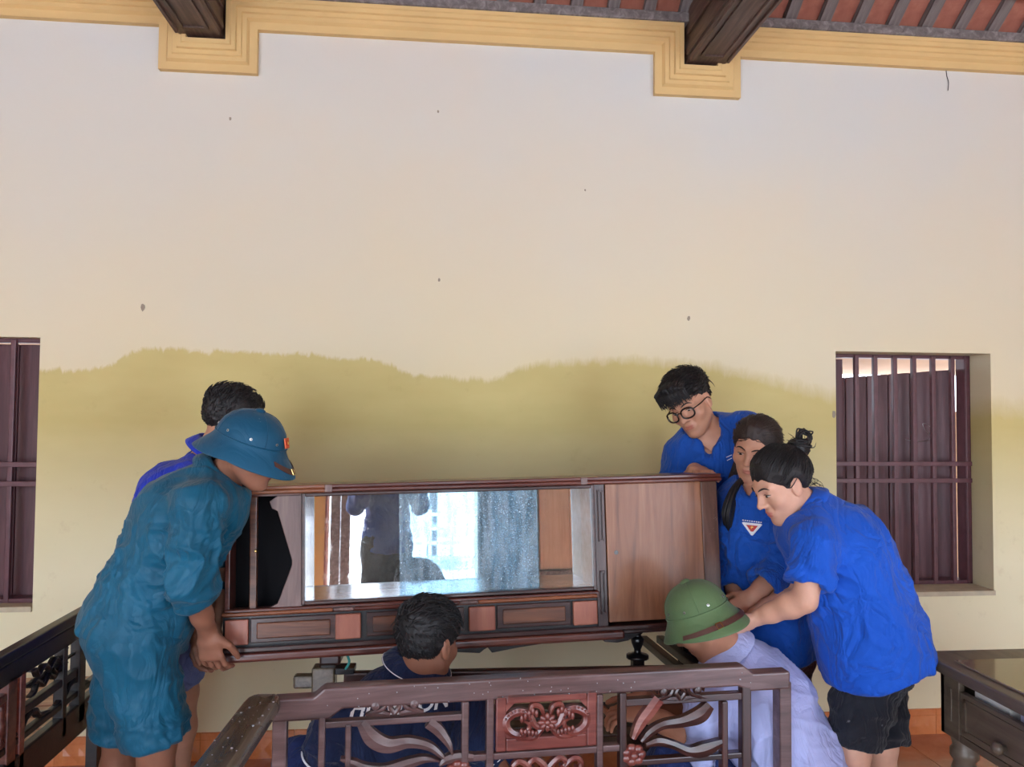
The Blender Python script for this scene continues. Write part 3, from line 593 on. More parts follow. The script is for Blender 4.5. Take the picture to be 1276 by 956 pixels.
for s in (-1, 1):
    pts = [(mxp + s * W2 * t_, mzp + H2 * z_) for t_, z_ in ((0.08, -0.5), (0.30, -0.15), (0.45, 0.45), (0.72, 0.62), (0.98, 0.25), (0.96, -0.35), (0.72, -0.72), (0.48, -0.5), (0.44, -0.1), (0.62, 0.12))]
    sc.ribbon(pts, [0.012, 0.016, 0.018, 0.020, 0.020, 0.020, 0.018, 0.014, 0.010, 0.004], 0.0, 0.016, BF, 6, 0.004)
    pts = [(mxp + s * W2 * t_, mzp + H2 * z_) for t_, z_ in ((0.06, 0.25), (0.16, 0.85), (0.34, 0.95), (0.42, 0.6), (0.55, 0.75))]
    sc.ribbon(pts, [0.008, 0.012, 0.013, 0.010, 0.003], 0.0, 0.016, BF, 6, 0.004)
    pts = [(mxp + s * W2 * t_, mzp + H2 * z_) for t_, z_ in ((0.10, -0.35), (0.30, -0.85), (0.50, -0.95), (0.75, -0.95))]
    sc.ribbon(pts, [0.014, 0.016, 0.012, 0.003], 0.0, 0.016, BF, 6, 0.004)
sc.build('scroll', M['bench_red'], pan)
fl = MB()
for k in range(8):
    a = k * math.pi / 4; fl.ball((0, 0, 0), 0.013, 0.006, 0.007, Frame(BF(mxp + 0.016 * math.cos(a), -0.004, mzp + 0.014 * math.sin(a)), BF.x * math.cos(a) + BF.z * math.sin(a), BF.y, BF.z * math.cos(a) - BF.x * math.sin(a)), 8, 5)
fl.ball((mxp, -0.008, mzp), 0.009, 0.006, 0.009, BF, 8, 6)
for s in (-1, 1):
    for k in range(5):
        q = (mxp + s * (0.03 + 0.010 * k), mzp + (0.030 - 0.006 * abs(k - 1)) * 1.0); fl.ball((q[0], -0.003, q[1]), 0.006, 0.004, 0.011, BF, 7, 5); fl.ball((q[0], -0.003, mzp - 0.030 + 0.002 * k), 0.006, 0.004, 0.010, BF, 7, 5)
    for k in range(9):
        a = 0.4 + k * 0.32; fl.ball((mxp + s * (W2 * 0.72 + 0.036 * math.cos(a)), -0.004, mzp + 0.034 * math.sin(a)), 0.0035, 0.003, 0.0035, BF, 6, 4)
fl.build('flower_carving', M['bench_red'], pan, smooth=True)
# lower scroll below the panel
sc = MB(); cxp = h(683, 950)[0]; zc = zlow - 0.012
for s in (-1, 1):
    sc.ribbon([(cxp + s * a, zc + b) for a, b in ((0.0, -0.03), (0.02, -0.01), (0.035, -0.002), (0.05, -0.012), (0.046, -0.026), (0.034, -0.024))], [0.016, 0.016, 0.014, 0.012, 0.010, 0.006], 0.004, 0.02, BF, 6, 0.004)
    sc.ribbon([(cxp + s * a, zc + b) for a, b in ((0.04, -0.034), (0.062, -0.012), (0.08, -0.006), (0.094, -0.018), (0.088, -0.034), (0.076, -0.03))], [0.014, 0.014, 0.014, 0.012, 0.010, 0.006], 0.004, 0.02, BF, 6, 0.004)
sc.build('lower_scroll', M['bench_red'], bench)
# ornaments between the top rail and the inner rails, left then right
for cpx, cpy, mt in ((492, 879, 'bench_wood'), (849, 862, 'dark_wood')):
    cx_, cz_ = h(cpx, cpy); o_ = MB()
    for s in (-1, 1):
        o_.lathe([(0.012, 0.0), (0.013, 0.006), (0.010, 0.012), (0.003, 0.014)], Frame(BF(cx_ + s * 0.05, 0.012, cz_), BF.x, BF.z, -BF.y), 14)
        o_.ribbon([(cx_ + s * a, cz_ + b) for a, b in ((0.062, -0.022), (0.030, -0.010), (0.022, 0.012), (0.04, 0.022), (0.066, 0.014), (0.068, -0.004))], [0.008, 0.010, 0.010, 0.009, 0.008, 0.004], 0.004, 0.020, BF, 6, 0.003)
        o_.ribbon([(cx_ + s * a, cz_ + b) for a, b in ((0.0, -0.024), (0.012, -0.006), (0.004, 0.012), (0.014, 0.026))], [0.012, 0.010, 0.008, 0.006], 0.004, 0.018, BF, 6, 0.003)
        o_.ribbon([(cx_ + s * a, cz_ + b) for a, b in ((0.075, -0.024), (0.045, -0.020), (0.012, -0.026))], [0.006, 0.016, 0.010], 0.006, 0.018, BF, 6, 0.003)
    o_.build('rail_ornament', M[mt], bench)
# the long wavy tendrils that run to the rosettes
def tendril(pp, ww, mt): MB().ribbon([h(a, b) for a, b in pp], [x * 0.00205 for x in ww], 0.004, 0.024, BF, 7, 0.003).build('tendril', M[mt], bench)
tendril(((450, 902), (464, 922), (484, 931), (510, 927), (535, 932), (550, 943), (554, 947)), (12, 20, 18, 13, 10, 6, 2), 'bench_wood')
tendril(((534, 902), (545, 910), (552, 918), (560, 930), (564, 942)), (14, 14, 12, 8, 2), 'bench_wood')
tendril(((424, 948), (440, 953), (456, 960), (480, 962), (510, 953), (530, 948), (548, 950)), (3, 8, 11, 13, 12, 8, 2), 'bench_wood')
tendril(((548, 956), (556, 949), (572, 945), (590, 945)), (3, 10, 11, 8), 'bench_wood')
tendril(((822, 872), (812, 886), (800, 902), (790, 922)), (16, 16, 14, 6), 'bench_red')
tendril(((886, 880), (874, 893), (852, 901), (828, 905), (812, 914), (800, 926)), (14, 20, 14, 11, 10, 4), 'dark_wood')
tendril(((902, 926), (880, 936), (860, 938), (840, 930), (822, 926), (806, 930)), (8, 18, 12, 10, 11, 6), 'dark_wood')
for cpx, cpy in ((790, 942), (572, 962)):
    cx_, cz_ = h(cpx, cpy); o_ = MB()
    for k in range(7):
        a = k * 2 * math.pi / 7; o_.ball((cx_ + 0.022 * math.cos(a), 0.006, cz_ + 0.018 * math.sin(a)), 0.015, 0.010, 0.013, BF, 8, 6)
    o_.ball((cx_, 0.0, cz_), 0.013, 0.010, 0.012, BF, 8, 6); o_.build('rosette', M['bench_red'], bench, smooth=True)
# left arm with a rounded front edge
AZ = 0.80; ay = [onZ(313, 862, AZ), onZ(352, 862, AZ), onZ(289, 956, AZ), onZ(225, 956, AZ)]
far_l, far_r, dv = ay[0], ay[1], nrm(ay[2] - ay[1]); near = 0.52
AF = Frame((far_l + far_r) / 2, np.cross(dv, (0, 0, 1)) * -1, dv, (0, 0, 1)); hw = np.linalg.norm(far_r - far_l) / 2 + 0.006
if AF.x[0] < 0: AF.x = -AF.x
secs = [(-hw, -0.030), (-hw, -0.012), (-hw * 0.86, -0.002), (-hw * 0.5, 0.0), (hw * 0.6, 0.0), (hw * 0.9, -0.003), (hw, -0.012), (hw, -0.030)]
V = []; rows = [(0.0, 0.62, -0.006), (0.012, 0.80, -0.002), (0.03, 0.93, 0), (0.06, 1, 0), (near, 1, 0)]
for d, s, dz in rows: V += [AF(x * s, d, z + dz) for x, z in secs]
n = len(secs); Fc = [(i * n + k, i * n + (k + 1) % n, i * n + n + (k + 1) % n, i * n + n + k) for i in range(len(rows) - 1) for k in range(n)] + [tuple(range(n - 1, -1, -1)), tuple(range((len(rows) - 1) * n, len(rows) * n))]
mk('armrest', V, Fc, M['arm_wood'], bench, bevel=0.003)
MB().box(-0.018, 0.018, near - 0.08, near - 0.04, -AZ, -0.03, AF).build('arm_post', M['dark_wood_z'], bench, bevel=0.004)
wd_ = MB()
def drop(p, r): wd_.ball((p[0], p[1], p[2] + r * 0.15), r, r, r * 0.55, WORLD, 6, 4)
for k in range(24): drop(AF(rnd.uniform(-0.8, 0.95) * hw, rnd.uniform(0.03, 0.42), 0.001), rnd.uniform(0.0012, 0.0034))
for k in range(40):
    x = rnd.uniform(0.1, BL - 0.1); z = rnd.uniform(RZ0, RZ1); p = BF(x, -0.001, z); wd_.ball((p[0], p[1], p[2]), 0.0015, 0.001, 0.0018, WORLD, 6, 4)
def water():
    m, nt, b = new_mat('water_drop'); b.inputs['Base Color'].default_value = (0.75, 0.75, 0.78, 1); b.inputs['Roughness'].default_value = 0.05; b.inputs['Transmission Weight'].default_value = 0.6; b.inputs['IOR'].default_value = 1.33
    f = noise(nt, coords(nt), 40.0, 2); nt.links.new(math_n(nt, 'MULTIPLY', f, 0.1), b.inputs['Roughness']); return m
M['water'] = water(); tag(wd_.build('water_drops', M['water'], bench, smooth=True), kind='stuff')

# ------------------------------------------------------------------ second bench, behind the crouching men
S0, S1 = P(372, 853, 2.52), P(868, 836, 2.62); sx_ = nrm([S1[0] - S0[0], S1[1] - S0[1], 0])
SF = Frame((S0[0], S0[1], 0), sx_, np.cross((0, 0, 1), sx_), (0, 0, 1)); SLn = np.linalg.norm((S1 - S0)[:2])
b2 = empty('low_bench', SF(SLn / 2, 0.2, 0), 'low dark wooden bench partly hidden behind the two crouching men', 'bench')
g = lambda a, b: SF.hit(a, b)
rz = g(620, 836)[1]
MB().box(g(428, 850)[0], SLn, 0, 0.035, rz - 0.045, rz, SF).build('back_rail', M['dark_wood'], b2, bevel=0.006)
xp = g(403, 850)[0]
MB().box(xp - 0.038, xp + 0.038, -0.01, 0.05, 0.0, g(403, 832)[1], SF).build('post', M['arm_wood'], b2, bevel=0.006)
MB().box(xp - 0.10, xp - 0.02, 0.0, 0.04, rz - 0.05, g(380, 843)[1], SF).build('rail_stub', M['arm_wood'], b2, bevel=0.008)
MB().box(xp - 0.02, xp + 0.05, 0.03, 0.40, g(412, 826)[1] - 0.02, g(412, 826)[1] + 0.02, SF).build('armrest', M['dark_wood'], b2, bevel=0.008)
MB().box(xp + 0.02, xp + 0.10, 0.0, 0.06, g(430, 838)[1] - 0.008, g(430, 838)[1] + 0.012, SF).build('peg', M['black'], b2, bevel=0.003)
MB().tube([SF(xp + 0.075, 0.0, g(425, 815)[1]), SF(xp + 0.085, -0.01, g(425, 824)[1]), SF(xp + 0.072, 0, g(425, 834)[1])], 0.004, 6, 5).build('cord', plain('teal_cord', (62, 148, 140), 0.7), b2)
a0, a1 = P(868, 836, 2.6), P(812, 792, 3.15); ad = nrm(a1 - a0); af = Frame(a0, np.cross(ad, (0, 0, 1)), ad, np.cross(np.cross(ad, (0, 0, 1)), ad)); al_ = np.linalg.norm(a1 - a0)
for s in (-0.035, 0.035): MB().box(s - 0.016, s + 0.016, 0, al_, -0.03, 0.0, af).build('armrest', M['black_wood'], b2, bevel=0.004)
xb = g(803, 830)[0]; zb = g(803, 828)[1]
MB().lathe([(0.040, -0.01), (0.040, 0.0), (0.014, 0.006), (0.012, 0.020), (0.022, 0.045), (0.024, 0.058), (0.016, 0.066), (0.012, 0.072), (0.020, 0.080), (0.012, 0.095)], Frame(SF(xb, 0.10, zb), SF.x, SF.y, SF.z), 14).build('turned_finial', M['black'], b2, smooth=True)
MB().box(xb - 0.02, xb + 0.02, 0.08, 0.12, 0.0, zb - 0.008, SF).build('leg', M['black_wood'], b2)
for k in range(5): MB().box(0.05, SLn, 0.04 + 0.08 * k, 0.11 + 0.08 * k, 0.36, 0.38, SF).build('seat_slat', M['dark_wood'], b2, bevel=0.003)
for x in (0.05, SLn - 0.08):
    for y in (0.02, 0.40): MB().box(x, x + 0.04, y, y + 0.04, 0.0, 0.36, SF).build('leg', M['black_wood'], b2)

# ------------------------------------------------------------------ black bench along the left
LX = -1.25; LF = Frame((LX, 0, 0), (0, 1, 0), (-1, 0, 0), (0, 0, 1))     # x runs along the bench, y towards its seat
lb = empty('black_bench', (LX - 0.3, 2.2, 0), 'black lacquered bench with pierced back and tan seat slats at the left edge', 'bench')
l = lambda a, b: LF.hit(a, b)
ye = l(122, 880)[0] + 0.06
MB().box(1.2, ye, 0, 0.04, 0.765, 0.80, LF).build('top_rail', M['black_wood'], lb, bevel=0.006)
MB().box(1.2, ye, 0.0, 0.03, 0.705, 0.765, LF).build('upper_board', M['black_wood'], lb, bevel=0.004)
MB().box(1.2, ye, 0.0, 0.035, 0.36, l(118, 862)[1], LF).build('seat_apron', M['black_wood'], lb, bevel=0.006)
zm = l(60, 850)[1]
for px, wd, mt in ((103, 0.05, 'black_wood'), (82, 0.03, 'black_wood'), (30, 0.03, 'red_wood'), (17, 0.05, 'cab_wood'), (-70, 0.05, 'black_wood')):
    x = l(px, 850)[0]; MB().box(x - wd / 2, x + wd / 2, 0, 0.035, 0.40, 0.72, LF).build('upright', M[mt], lb, bevel=0.004)
x0, x1 = l(30, 830)[0], l(98, 830)[0]
MB().box(x0, x1, 0.004, 0.03, 0.575, 0.602, LF).build('rail', M['black_wood'], lb, bevel=0.004)
MB().box(1.2, ye, 0.004, 0.03, 0.50, 0.522, LF).build('rail', M['black_wood'], lb, bevel=0.004)
MB().box(1.2, l(17, 850)[0], 0.004, 0.03, 0.655, 0.68, LF).build('rail', M['cab_wood'], lb, bevel=0.004)
sc = MB(); cx_ = (x0 + x1) / 2
for s in (-1, 1):
    for q in (0, 1):
        sc.ribbon([(cx_ + s * a, 0.655 + (1 if q else -1) * b) for a, b in ((0.0, 0.01), (0.035, 0.03), (0.07, 0.012), (0.09, 0.035), (0.12, 0.04))], [0.012, 0.016, 0.014, 0.014, 0.006], 0.008, 0.024, LF, 6, 0.003)
    sc.ribbon([(cx_ + s * a, 0.655 + b) for a, b in ((0.02, 0.0), (0.05, -0.02), (0.09, 0.0), (0.12, -0.01))], [0.012, 0.014, 0.012, 0.006], 0.008, 0.024, LF, 6, 0.003)
sc.box(x0, x1, 0.012, 0.022, 0.652, 0.66, LF)
sc.build('pierced_carving', M['black_wood'], lb)
for px in (44, 95):
    sc = MB(); q = l(px, 870)[0]
    for s in (-1, 1): sc.ribbon([(q + s * a, 0.545 + b) for a, b in ((0.0, 0.02), (0.03, 0.012), (0.05, -0.008), (0.09, -0.015), (0.12, -0.02))], [0.02, 0.02, 0.018, 0.012, 0.004], 0.008, 0.024, LF, 6, 0.003)
    sc.build('carved_bracket', M['black_wood'], lb)
for px in (8, -20, -45):
    q = l(px, 880)[0]; MB().lathe([(0.010, 0.522), (0.013, 0.535), (0.008, 0.545), (0.016, 0.57), (0.017, 0.59), (0.009, 0.62), (0.012, 0.635), (0.009, 0.655)], Frame((LX - 0.017, q, 0), (1, 0, 0), (0, 1, 0), (0, 0, 1)), 12).build('baluster', M['cab_wood'], lb, smooth=True)
for k in range(19):
    y = 1.3 + 0.105 * k
    MB().box(LX - 0.62, LX - 0.04, y, y + 0.085, 0.425, 0.445).build('seat_slat', M['slat_wood'], lb, bevel=0.003)
for y in (1.25, ye - 0.06): MB().box(LX - 0.62, LX - 0.57, y, y + 0.05, 0, 0.43).build('leg', M['black_wood'], lb); MB().box(LX - 0.04, LX + 0.0, y, y + 0.05, 0, 0.38).build('leg', M['black_wood'], lb)

# ------------------------------------------------------------------ desk at the right
DX, DY, DZ = 1.547, 2.33, 0.77; DW, DLn = 1.3, 1.1
dk = empty('desk', (DX + DW / 2, DY - DLn / 2, 0), 'grey brown wooden desk with turned legs and drawers at the right edge', 'desk')
MB().box(DX, DX + DW, DY - DLn, DY, DZ - 0.035, DZ, WORLD).build('top', M['desk_wood'], dk, bevel=0.005)
MB().box(DX + 0.045, DX + DW - 0.05, DY - DLn + 0.05, DY - 0.11, DZ, DZ + 0.006, WORLD).build('top_plate', M['desk_glass'], dk, bevel=0.002)
ins = 0.045; az1, az0 = DZ - 0.035, DZ - 0.235
MB().box(DX + ins, DX + DW - ins, DY - ins - 0.02, DY - ins, az0, az1).build('apron', M['desk_wood'], dk, bevel=0.003)
MB().box(DX + ins, DX + ins + 0.02, DY - ins - 0.085, DY - ins, az0, az1).build('corner_block', M['desk_wood'], dk, bevel=0.003)
MB().box(DX + ins + 0.0, DX + ins + 0.02, DY - DLn + ins, DY - ins - 0.085, az1 - 0.014, az1).build('top_rail', M['desk_wood'], dk, bevel=0.002)
MB().box(DX + ins + 0.0, DX + ins + 0.02, DY - DLn + ins, DY - ins - 0.085, az0, az0 + 0.022).build('bottom_rail', M['desk_wood'], dk, bevel=0.002)
MB().box(DX + ins - 0.004, DX + ins, DY - ins - 0.055, DY - ins - 0.04, az0 + 0.05, az1 - 0.05).build('corner_bead', M['desk_wood'], dk, bevel=0.002)
for k in range(2):
    y1_ = DY - ins - 0.095 - k * 0.43; y0_ = y1_ - 0.41; zt2 = az1 - 0.045
    dw = MB().box(DX + ins - 0.004, DX + ins + 0.016, y0_, y1_, az0 + 0.026, zt2).build('drawer', M['desk_wood'], dk, bevel=0.003)
    r = MB(); x_ = DX + ins - 0.004
    for a in ((y0_ + 0.02, y1_ - 0.02, az0 + 0.04, az0 + 0.048), (y0_ + 0.02, y1_ - 0.02, zt2 - 0.022, zt2 - 0.014)): r.box(x_ - 0.004, x_, *a)
    for a in ((y0_ + 0.02, y0_ + 0.028), (y1_ - 0.028, y1_ - 0.02)): r.box(x_ - 0.004, x_, *a, az0 + 0.04, zt2 - 0.014)
    r.build('drawer_bead', M['desk_wood'], dw)
    MB().lathe([(0.008, 0.0), (0.008, 0.010), (0.016, 0.018), (0.018, 0.028), (0.012, 0.036), (0.003, 0.038)], Frame((x_ - 0.001, (y0_ + y1_) / 2 + 0.02, (az0 + zt2) / 2 - 0.01), (0, 1, 0), (0, 0, 1), (-1, 0, 0)), 16).build('knob', M['desk_wood'], dw, smooth=True)
pp = MB().box(DX + ins + 0.03, DX + 0.40, DY - 0.30, DY - 0.16, az0 + 0.03, az1 - 0.018).build('paper_stack', M['paper'], origin=(DX + 0.2, DY - 0.22, az0 + 0.03)); tag(pp, 'white papers showing through the gap above the desk drawer, nearest the wall', 'paper')
pp = MB().box(DX + ins + 0.03, DX + 0.40, DY - 0.47, DY - 0.34, az0 + 0.03, az1 - 0.025).build('folder', M['lilac'], origin=(DX + 0.2, DY - 0.4, az0 + 0.03)); tag(pp, 'lilac folder showing through the gap above the desk drawer', 'folder')
MB().box(DX + ins + 0.022, DX + DW - ins, DY - DLn + ins, DY - ins - 0.02, az0 + 0.01, az0 + 0.03).build('drawer_floor', M['desk_wood'], dk)
lp = [(0.026, 0.0), (0.030, 0.03), (0.024, 0.06), (0.030, 0.20), (0.036, 0.36), (0.036, 0.44), (0.030, 0.46), (0.040, 0.475), (0.040, 0.495), (0.032, 0.505), (0.038, 0.53), (0.038, 0.536)]
for x, y in ((DX + ins + 0.045, DY - ins - 0.045), (DX + DW - ins - 0.045, DY - ins - 0.045), (DX + ins + 0.045, DY - DLn + ins + 0.045), (DX + DW - ins - 0.045, DY - DLn + ins + 0.045)):
    MB().lathe(lp, Frame((x, y, 0), (1, 0, 0), (0, 1, 0), (0, 0, 1)), 20).build('leg', M['desk_wood'], dk, smooth=True)

# ================================================================== figures: implicit surfaces meshed by surface nets
f32 = np.float32
def _hash(ix, iy, iz):
    h_ = (ix * 374761393 + iy * 668265263 + iz * 2147483647 + 1013904223) & 0xFFFFFFFF
    h_ = ((h_ ^ (h_ >> 13)) * 1274126177) & 0xFFFFFFFF
    return ((h_ ^ (h_ >> 16)) & 0xFFFF) / 65535.0
def vnoise(p):
    i = np.floor(p).astype(np.int64); f = p - i; f = f * f * (3 - 2 * f); r = 0
    for a in (0, 1):
        for b in (0, 1):
            for c_ in (0, 1):
                wgt = (f[:, 0] if a else 1 - f[:, 0]) * (f[:, 1] if b else 1 - f[:, 1]) * (f[:, 2] if c_ else 1 - f[:, 2])
                r = r + wgt * _hash(i[:, 0] + a, i[:, 1] + b, i[:, 2] + c_)
    return r
def axis_pts(lo, hi, base, fines, fine):
    out = [lo]
    while out[-1] < hi:
        x = out[-1]; out.append(x + (fine if any(a - base < x < b for a, b in fines) else base))
    return np.array(out, f32)
class Field:
    def __init__(s, lo, hi, base, boxes=(), fine=0.004):
        s.ax = [axis_pts(lo[k], hi[k], base, [(b[0][k], b[1][k]) for b in boxes], fine) for k in range(3)]
        s.d = np.full([len(a) for a in s.ax], 0.5, f32)
    def apply(s, lo, hi, fn, k=0.02, op='u'):
        sl = [slice(max(int(np.searchsorted(a, l)) - 1, 0), int(np.searchsorted(a, h_)) + 1) for a, l, h_ in zip(s.ax, lo, hi)]
        x, y, z = (s.ax[0][sl[0]][:, None, None], s.ax[1][sl[1]][None, :, None], s.ax[2][sl[2]][None, None, :])
        if min(x.size, y.size, z.size) == 0: return
        p = fn(x, y, z); d = s.d[tuple(sl)]; k = max(k, 1e-4)
        if op == 'u': t = np.clip(0.5 + 0.5 * (p - d) / k, 0, 1); d[...] = p * (1 - t) + d * t - k * t * (1 - t)
        else: p = -p; t = np.clip(0.5 - 0.5 * (p - d) / k, 0, 1); d[...] = p * (1 - t) + d * t + k * t * (1 - t)
    def cone(s, a, b, ra, rb, k=0.02, op='u', cut=None):
        a, b = np.asarray(a, float), np.asarray(b, float); ba = b - a; L = float(ba @ ba) + 1e-9; m = max(ra, rb) + k + 0.03
        def fn(x, y, z):
            qx, qy, qz = x - f32(a[0]), y - f32(a[1]), z - f32(a[2])
            t = np.clip((qx * f32(ba[0]) + qy * f32(ba[1]) + qz * f32(ba[2])) / f32(L), 0, 1)
            d = np.sqrt((qx - t * f32(ba[0])) ** 2 + (qy - t * f32(ba[1])) ** 2 + (qz - t * f32(ba[2])) ** 2) - (f32(ra) + t * f32(rb - ra))
            if cut is not None:
                c_, n_ = cut; d = np.maximum(d, (x - f32(c_[0])) * f32(n_[0]) + (y - f32(c_[1])) * f32(n_[1]) + (z - f32(c_[2])) * f32(n_[2]))
            return d
        s.apply(np.minimum(a, b) - m, np.maximum(a, b) + m, fn, k, op)
    def chain(s, pts, rs, k=0.02):
        for i in range(len(pts) - 1): s.cone(pts[i], pts[i + 1], rs[i], rs[i + 1], k)
    def sweep(s, a, b, side, fa, fb, k=0.03, cut=None):
        """elliptical section (half width, half depth) from a to b"""
        a, b = np.asarray(a, float), np.asarray(b, float); ax = nrm(b - a); L = np.linalg.norm(b - a); sd = nrm(side - ax * (side @ ax)); dp = np.cross(ax, sd); m = max(fa + fb) + k + 0.03
        def fn(x, y, z):
            qx, qy, qz = x - f32(a[0]), y - f32(a[1]), z - f32(a[2])
            w_ = qx * f32(ax[0]) + qy * f32(ax[1]) + qz * f32(ax[2]); t = np.clip(w_ / f32(L), 0, 1); e_ = w_ - t * f32(L)
            u_ = qx * f32(sd[0]) + qy * f32(sd[1]) + qz * f32(sd[2]); v_ = qx * f32(dp[0]) + qy * f32(dp[1]) + qz * f32(dp[2])
            W = f32(fa[0]) + t * f32(fb[0] - fa[0]); Dp = f32(fa[1]) + t * f32(fb[1] - fa[1]); mn = np.minimum(W, Dp)
            k0 = np.sqrt((u_ / W) ** 2 + (v_ / Dp) ** 2 + (e_ / mn) ** 2) + f32(1e-6); k1 = np.sqrt((u_ / W ** 2) ** 2 + (v_ / Dp ** 2) ** 2 + (e_ / mn ** 2) ** 2) + f32(1e-6)
            d = k0 * (k0 - 1) / k1
            if cut is not None:
                c_, n_ = cut; d = np.maximum(d, (x - f32(c_[0])) * f32(n_[0]) + (y - f32(c_[1])) * f32(n_[1]) + (z - f32(c_[2])) * f32(n_[2]))
            return d
        s.apply(np.minimum(a, b) - m, np.maximum(a, b) + m, fn, k)
    def ell(s, fr, c_, r, k=0.02, op='u'):
        o = fr(*c_); m = max(r) + k + 0.02; R_ = np.array([fr.x, fr.y, fr.z])
        def fn(x, y, z):
            q = [((x - f32(o[0])) * f32(R_[i][0]) + (y - f32(o[1])) * f32(R_[i][1]) + (z - f32(o[2])) * f32(R_[i][2])) / f32(r[i]) for i in range(3)]
            k0 = np.sqrt(q[0] ** 2 + q[1] ** 2 + q[2] ** 2) + f32(1e-6); k1 = np.sqrt((q[0] / f32(r[0])) ** 2 + (q[1] / f32(r[1])) ** 2 + (q[2] / f32(r[2])) ** 2) + f32(1e-6)
            return k0 * (k0 - 1) / k1
        s.apply(o - m, o + m, fn, k, op)
    def local(s, fr, sc, rad, fnl, k=0.02, op='u'):
        """a distance function written in a local frame"""
        R_ = np.array([fr.x, fr.y, fr.z]) / sc; o = fr.o
        def fn(x, y, z):
            q = [(x - f32(o[0])) * f32(R_[i][0]) + (y - f32(o[1])) * f32(R_[i][1]) + (z - f32(o[2])) * f32(R_[i][2]) for i in range(3)]
            return fnl(*q) * f32(sc)
        s.apply(o - rad, o + rad, fn, k, op)
    def mesh(s):
        d = s.d; d[0], d[-1] = 0.5, 0.5; d[:, 0], d[:, -1] = 0.5, 0.5; d[:, :, 0], d[:, :, -1] = 0.5, 0.5
        ins = d < 0; C8 = [(a, b, c_) for a in (0, 1) for b in (0, 1) for c_ in (0, 1)]
        n = [q - 1 for q in d.shape]; anyi = np.zeros(n, bool); alli = np.ones(n, bool)
        for a, b, c_ in C8:
            v = ins[a:a + n[0], b:b + n[1], c_:c_ + n[2]]; anyi |= v; alli &= v
        act = anyi & ~alli; I = np.argwhere(act); idx = np.full(n, -1, np.int32); idx[act] = np.arange(len(I))
        val = {q: d[I[:, 0] + q[0], I[:, 1] + q[1], I[:, 2] + q[2]] for q in C8}; acc = np.zeros((len(I), 3)); cnt = np.zeros(len(I))
        for q in C8:
            for k in range(3):
                if q[k] == 0:
                    r = list(q); r[k] = 1; r = tuple(r); a, b = val[q], val[r]; msk = (a < 0) != (b < 0)
                    t = np.where(msk, a / np.where(msk, a - b, 1), 0); pos = np.array(q, float)[None].repeat(len(I), 0); pos[:, k] = t
                    acc += pos * msk[:, None]; cnt += msk
        acc /= cnt[:, None]; V = np.empty((len(I), 3))
        for k in range(3):
            A_ = s.ax[k].astype(float); V[:, k] = A_[I[:, k]] + acc[:, k] * (A_[I[:, k] + 1] - A_[I[:, k]])
        Q = []
        for k in range(3):
            o1, o2 = (k + 1) % 3, (k + 2) % 3; lo = [slice(None)] * 3; hi = [slice(None)] * 3; lo[k] = slice(None, -1); hi[k] = slice(1, None)
            a, b = ins[tuple(lo)], ins[tuple(hi)]; E = np.argwhere(a != b); fl = a[tuple(E.T)]
            def cell(da, db):
                e_ = E.copy(); e_[:, o1] -= da; e_[:, o2] -= db; return idx[tuple(e_.T)]
            q = np.stack([cell(1, 1), cell(0, 1), cell(0, 0), cell(1, 0)], 1); q[~fl] = q[~fl][:, ::-1]; Q.append(q)
        return V, np.concatenate(Q)
def normals(V, Q):
    a = np.cross(V[Q[:, 2]] - V[Q[:, 0]], V[Q[:, 3]] - V[Q[:, 1]]); N = np.zeros_like(V)
    for k in range(3):
        for j in range(4): N[:, k] += np.bincount(Q[:, j], a[:, k], len(V))
    return N / (np.linalg.norm(N, axis=1, keepdims=True) + 1e-9)
def relax(V, Q, n=2, w_=0.5):
    for _ in range(n):
        S = np.zeros_like(V); c_ = np.zeros(len(V))
        for j in range(4):
            for jj in (1, 3):
                nb = Q[:, (j + jj) % 4]
                for k in range(3): S[:, k] += np.bincount(Q[:, j], V[nb, k], len(V))
                c_ += np.bincount(Q[:, j], minlength=len(V))
        V = V * (1 - w_) + w_ * S / c_[:, None]
    return V
def fold(V, Q, specs, seed=0.0):
    """cloth creases: pushed along the normal, ridged noise stretched along a direction"""
    N = normals(V, Q); dsp = np.zeros(len(V))
    for d, fa, fc, amp, cen, rad in specs:
        d = nrm(d); q = V + seed; along = (q @ d)[:, None] * d[None]; c_ = along * fa + (q - along) * fc
        c_ = c_ + 0.8 * np.stack([vnoise(q * 7 + 11), vnoise(q * 7 + 31), vnoise(q * 7 + 57)], 1)
        r = 1 - np.abs(2 * vnoise(c_) - 1); r2 = 1 - np.abs(2 * vnoise(c_ * 2.3 + 5) - 1); m = 1.0
        if cen is not None: m = np.exp(-((V - np.asarray(cen)) ** 2).sum(1) / (rad * rad))
        dsp += amp * m * (r ** 3 - 0.30 + 0.35 * (r2 ** 2 - 0.4))
    return V + N * dsp[:, None]

# ------------------------------------------------------------------ head
def _e(x, y, z, c_, r):
    q = [(x - f32(c_[0])) / f32(r[0]), (y - f32(c_[1])) / f32(r[1]), (z - f32(c_[2])) / f32(r[2])]
    k0 = np.sqrt(q[0] ** 2 + q[1] ** 2 + q[2] ** 2) + f32(1e-6); k1 = np.sqrt((q[0] / f32(r[0])) ** 2 + (q[1] / f32(r[1])) ** 2 + (q[2] / f32(r[2])) ** 2) + f32(1e-6)
    return k0 * (k0 - 1) / k1
def _c(x, y, z, a, b, ra, rb):
    a = np.array(a); ba = np.array(b) - a; L = ba @ ba; qx, qy, qz = x - f32(a[0]), y - f32(a[1]), z - f32(a[2])
    t = np.clip((qx * f32(ba[0]) + qy * f32(ba[1]) + qz * f32(ba[2])) / f32(L), 0, 1)
    return np.sqrt((qx - t * f32(ba[0])) ** 2 + (qy - t * f32(ba[1])) ** 2 + (qz - t * f32(ba[2])) ** 2) - (f32(ra) + t * f32(rb - ra))
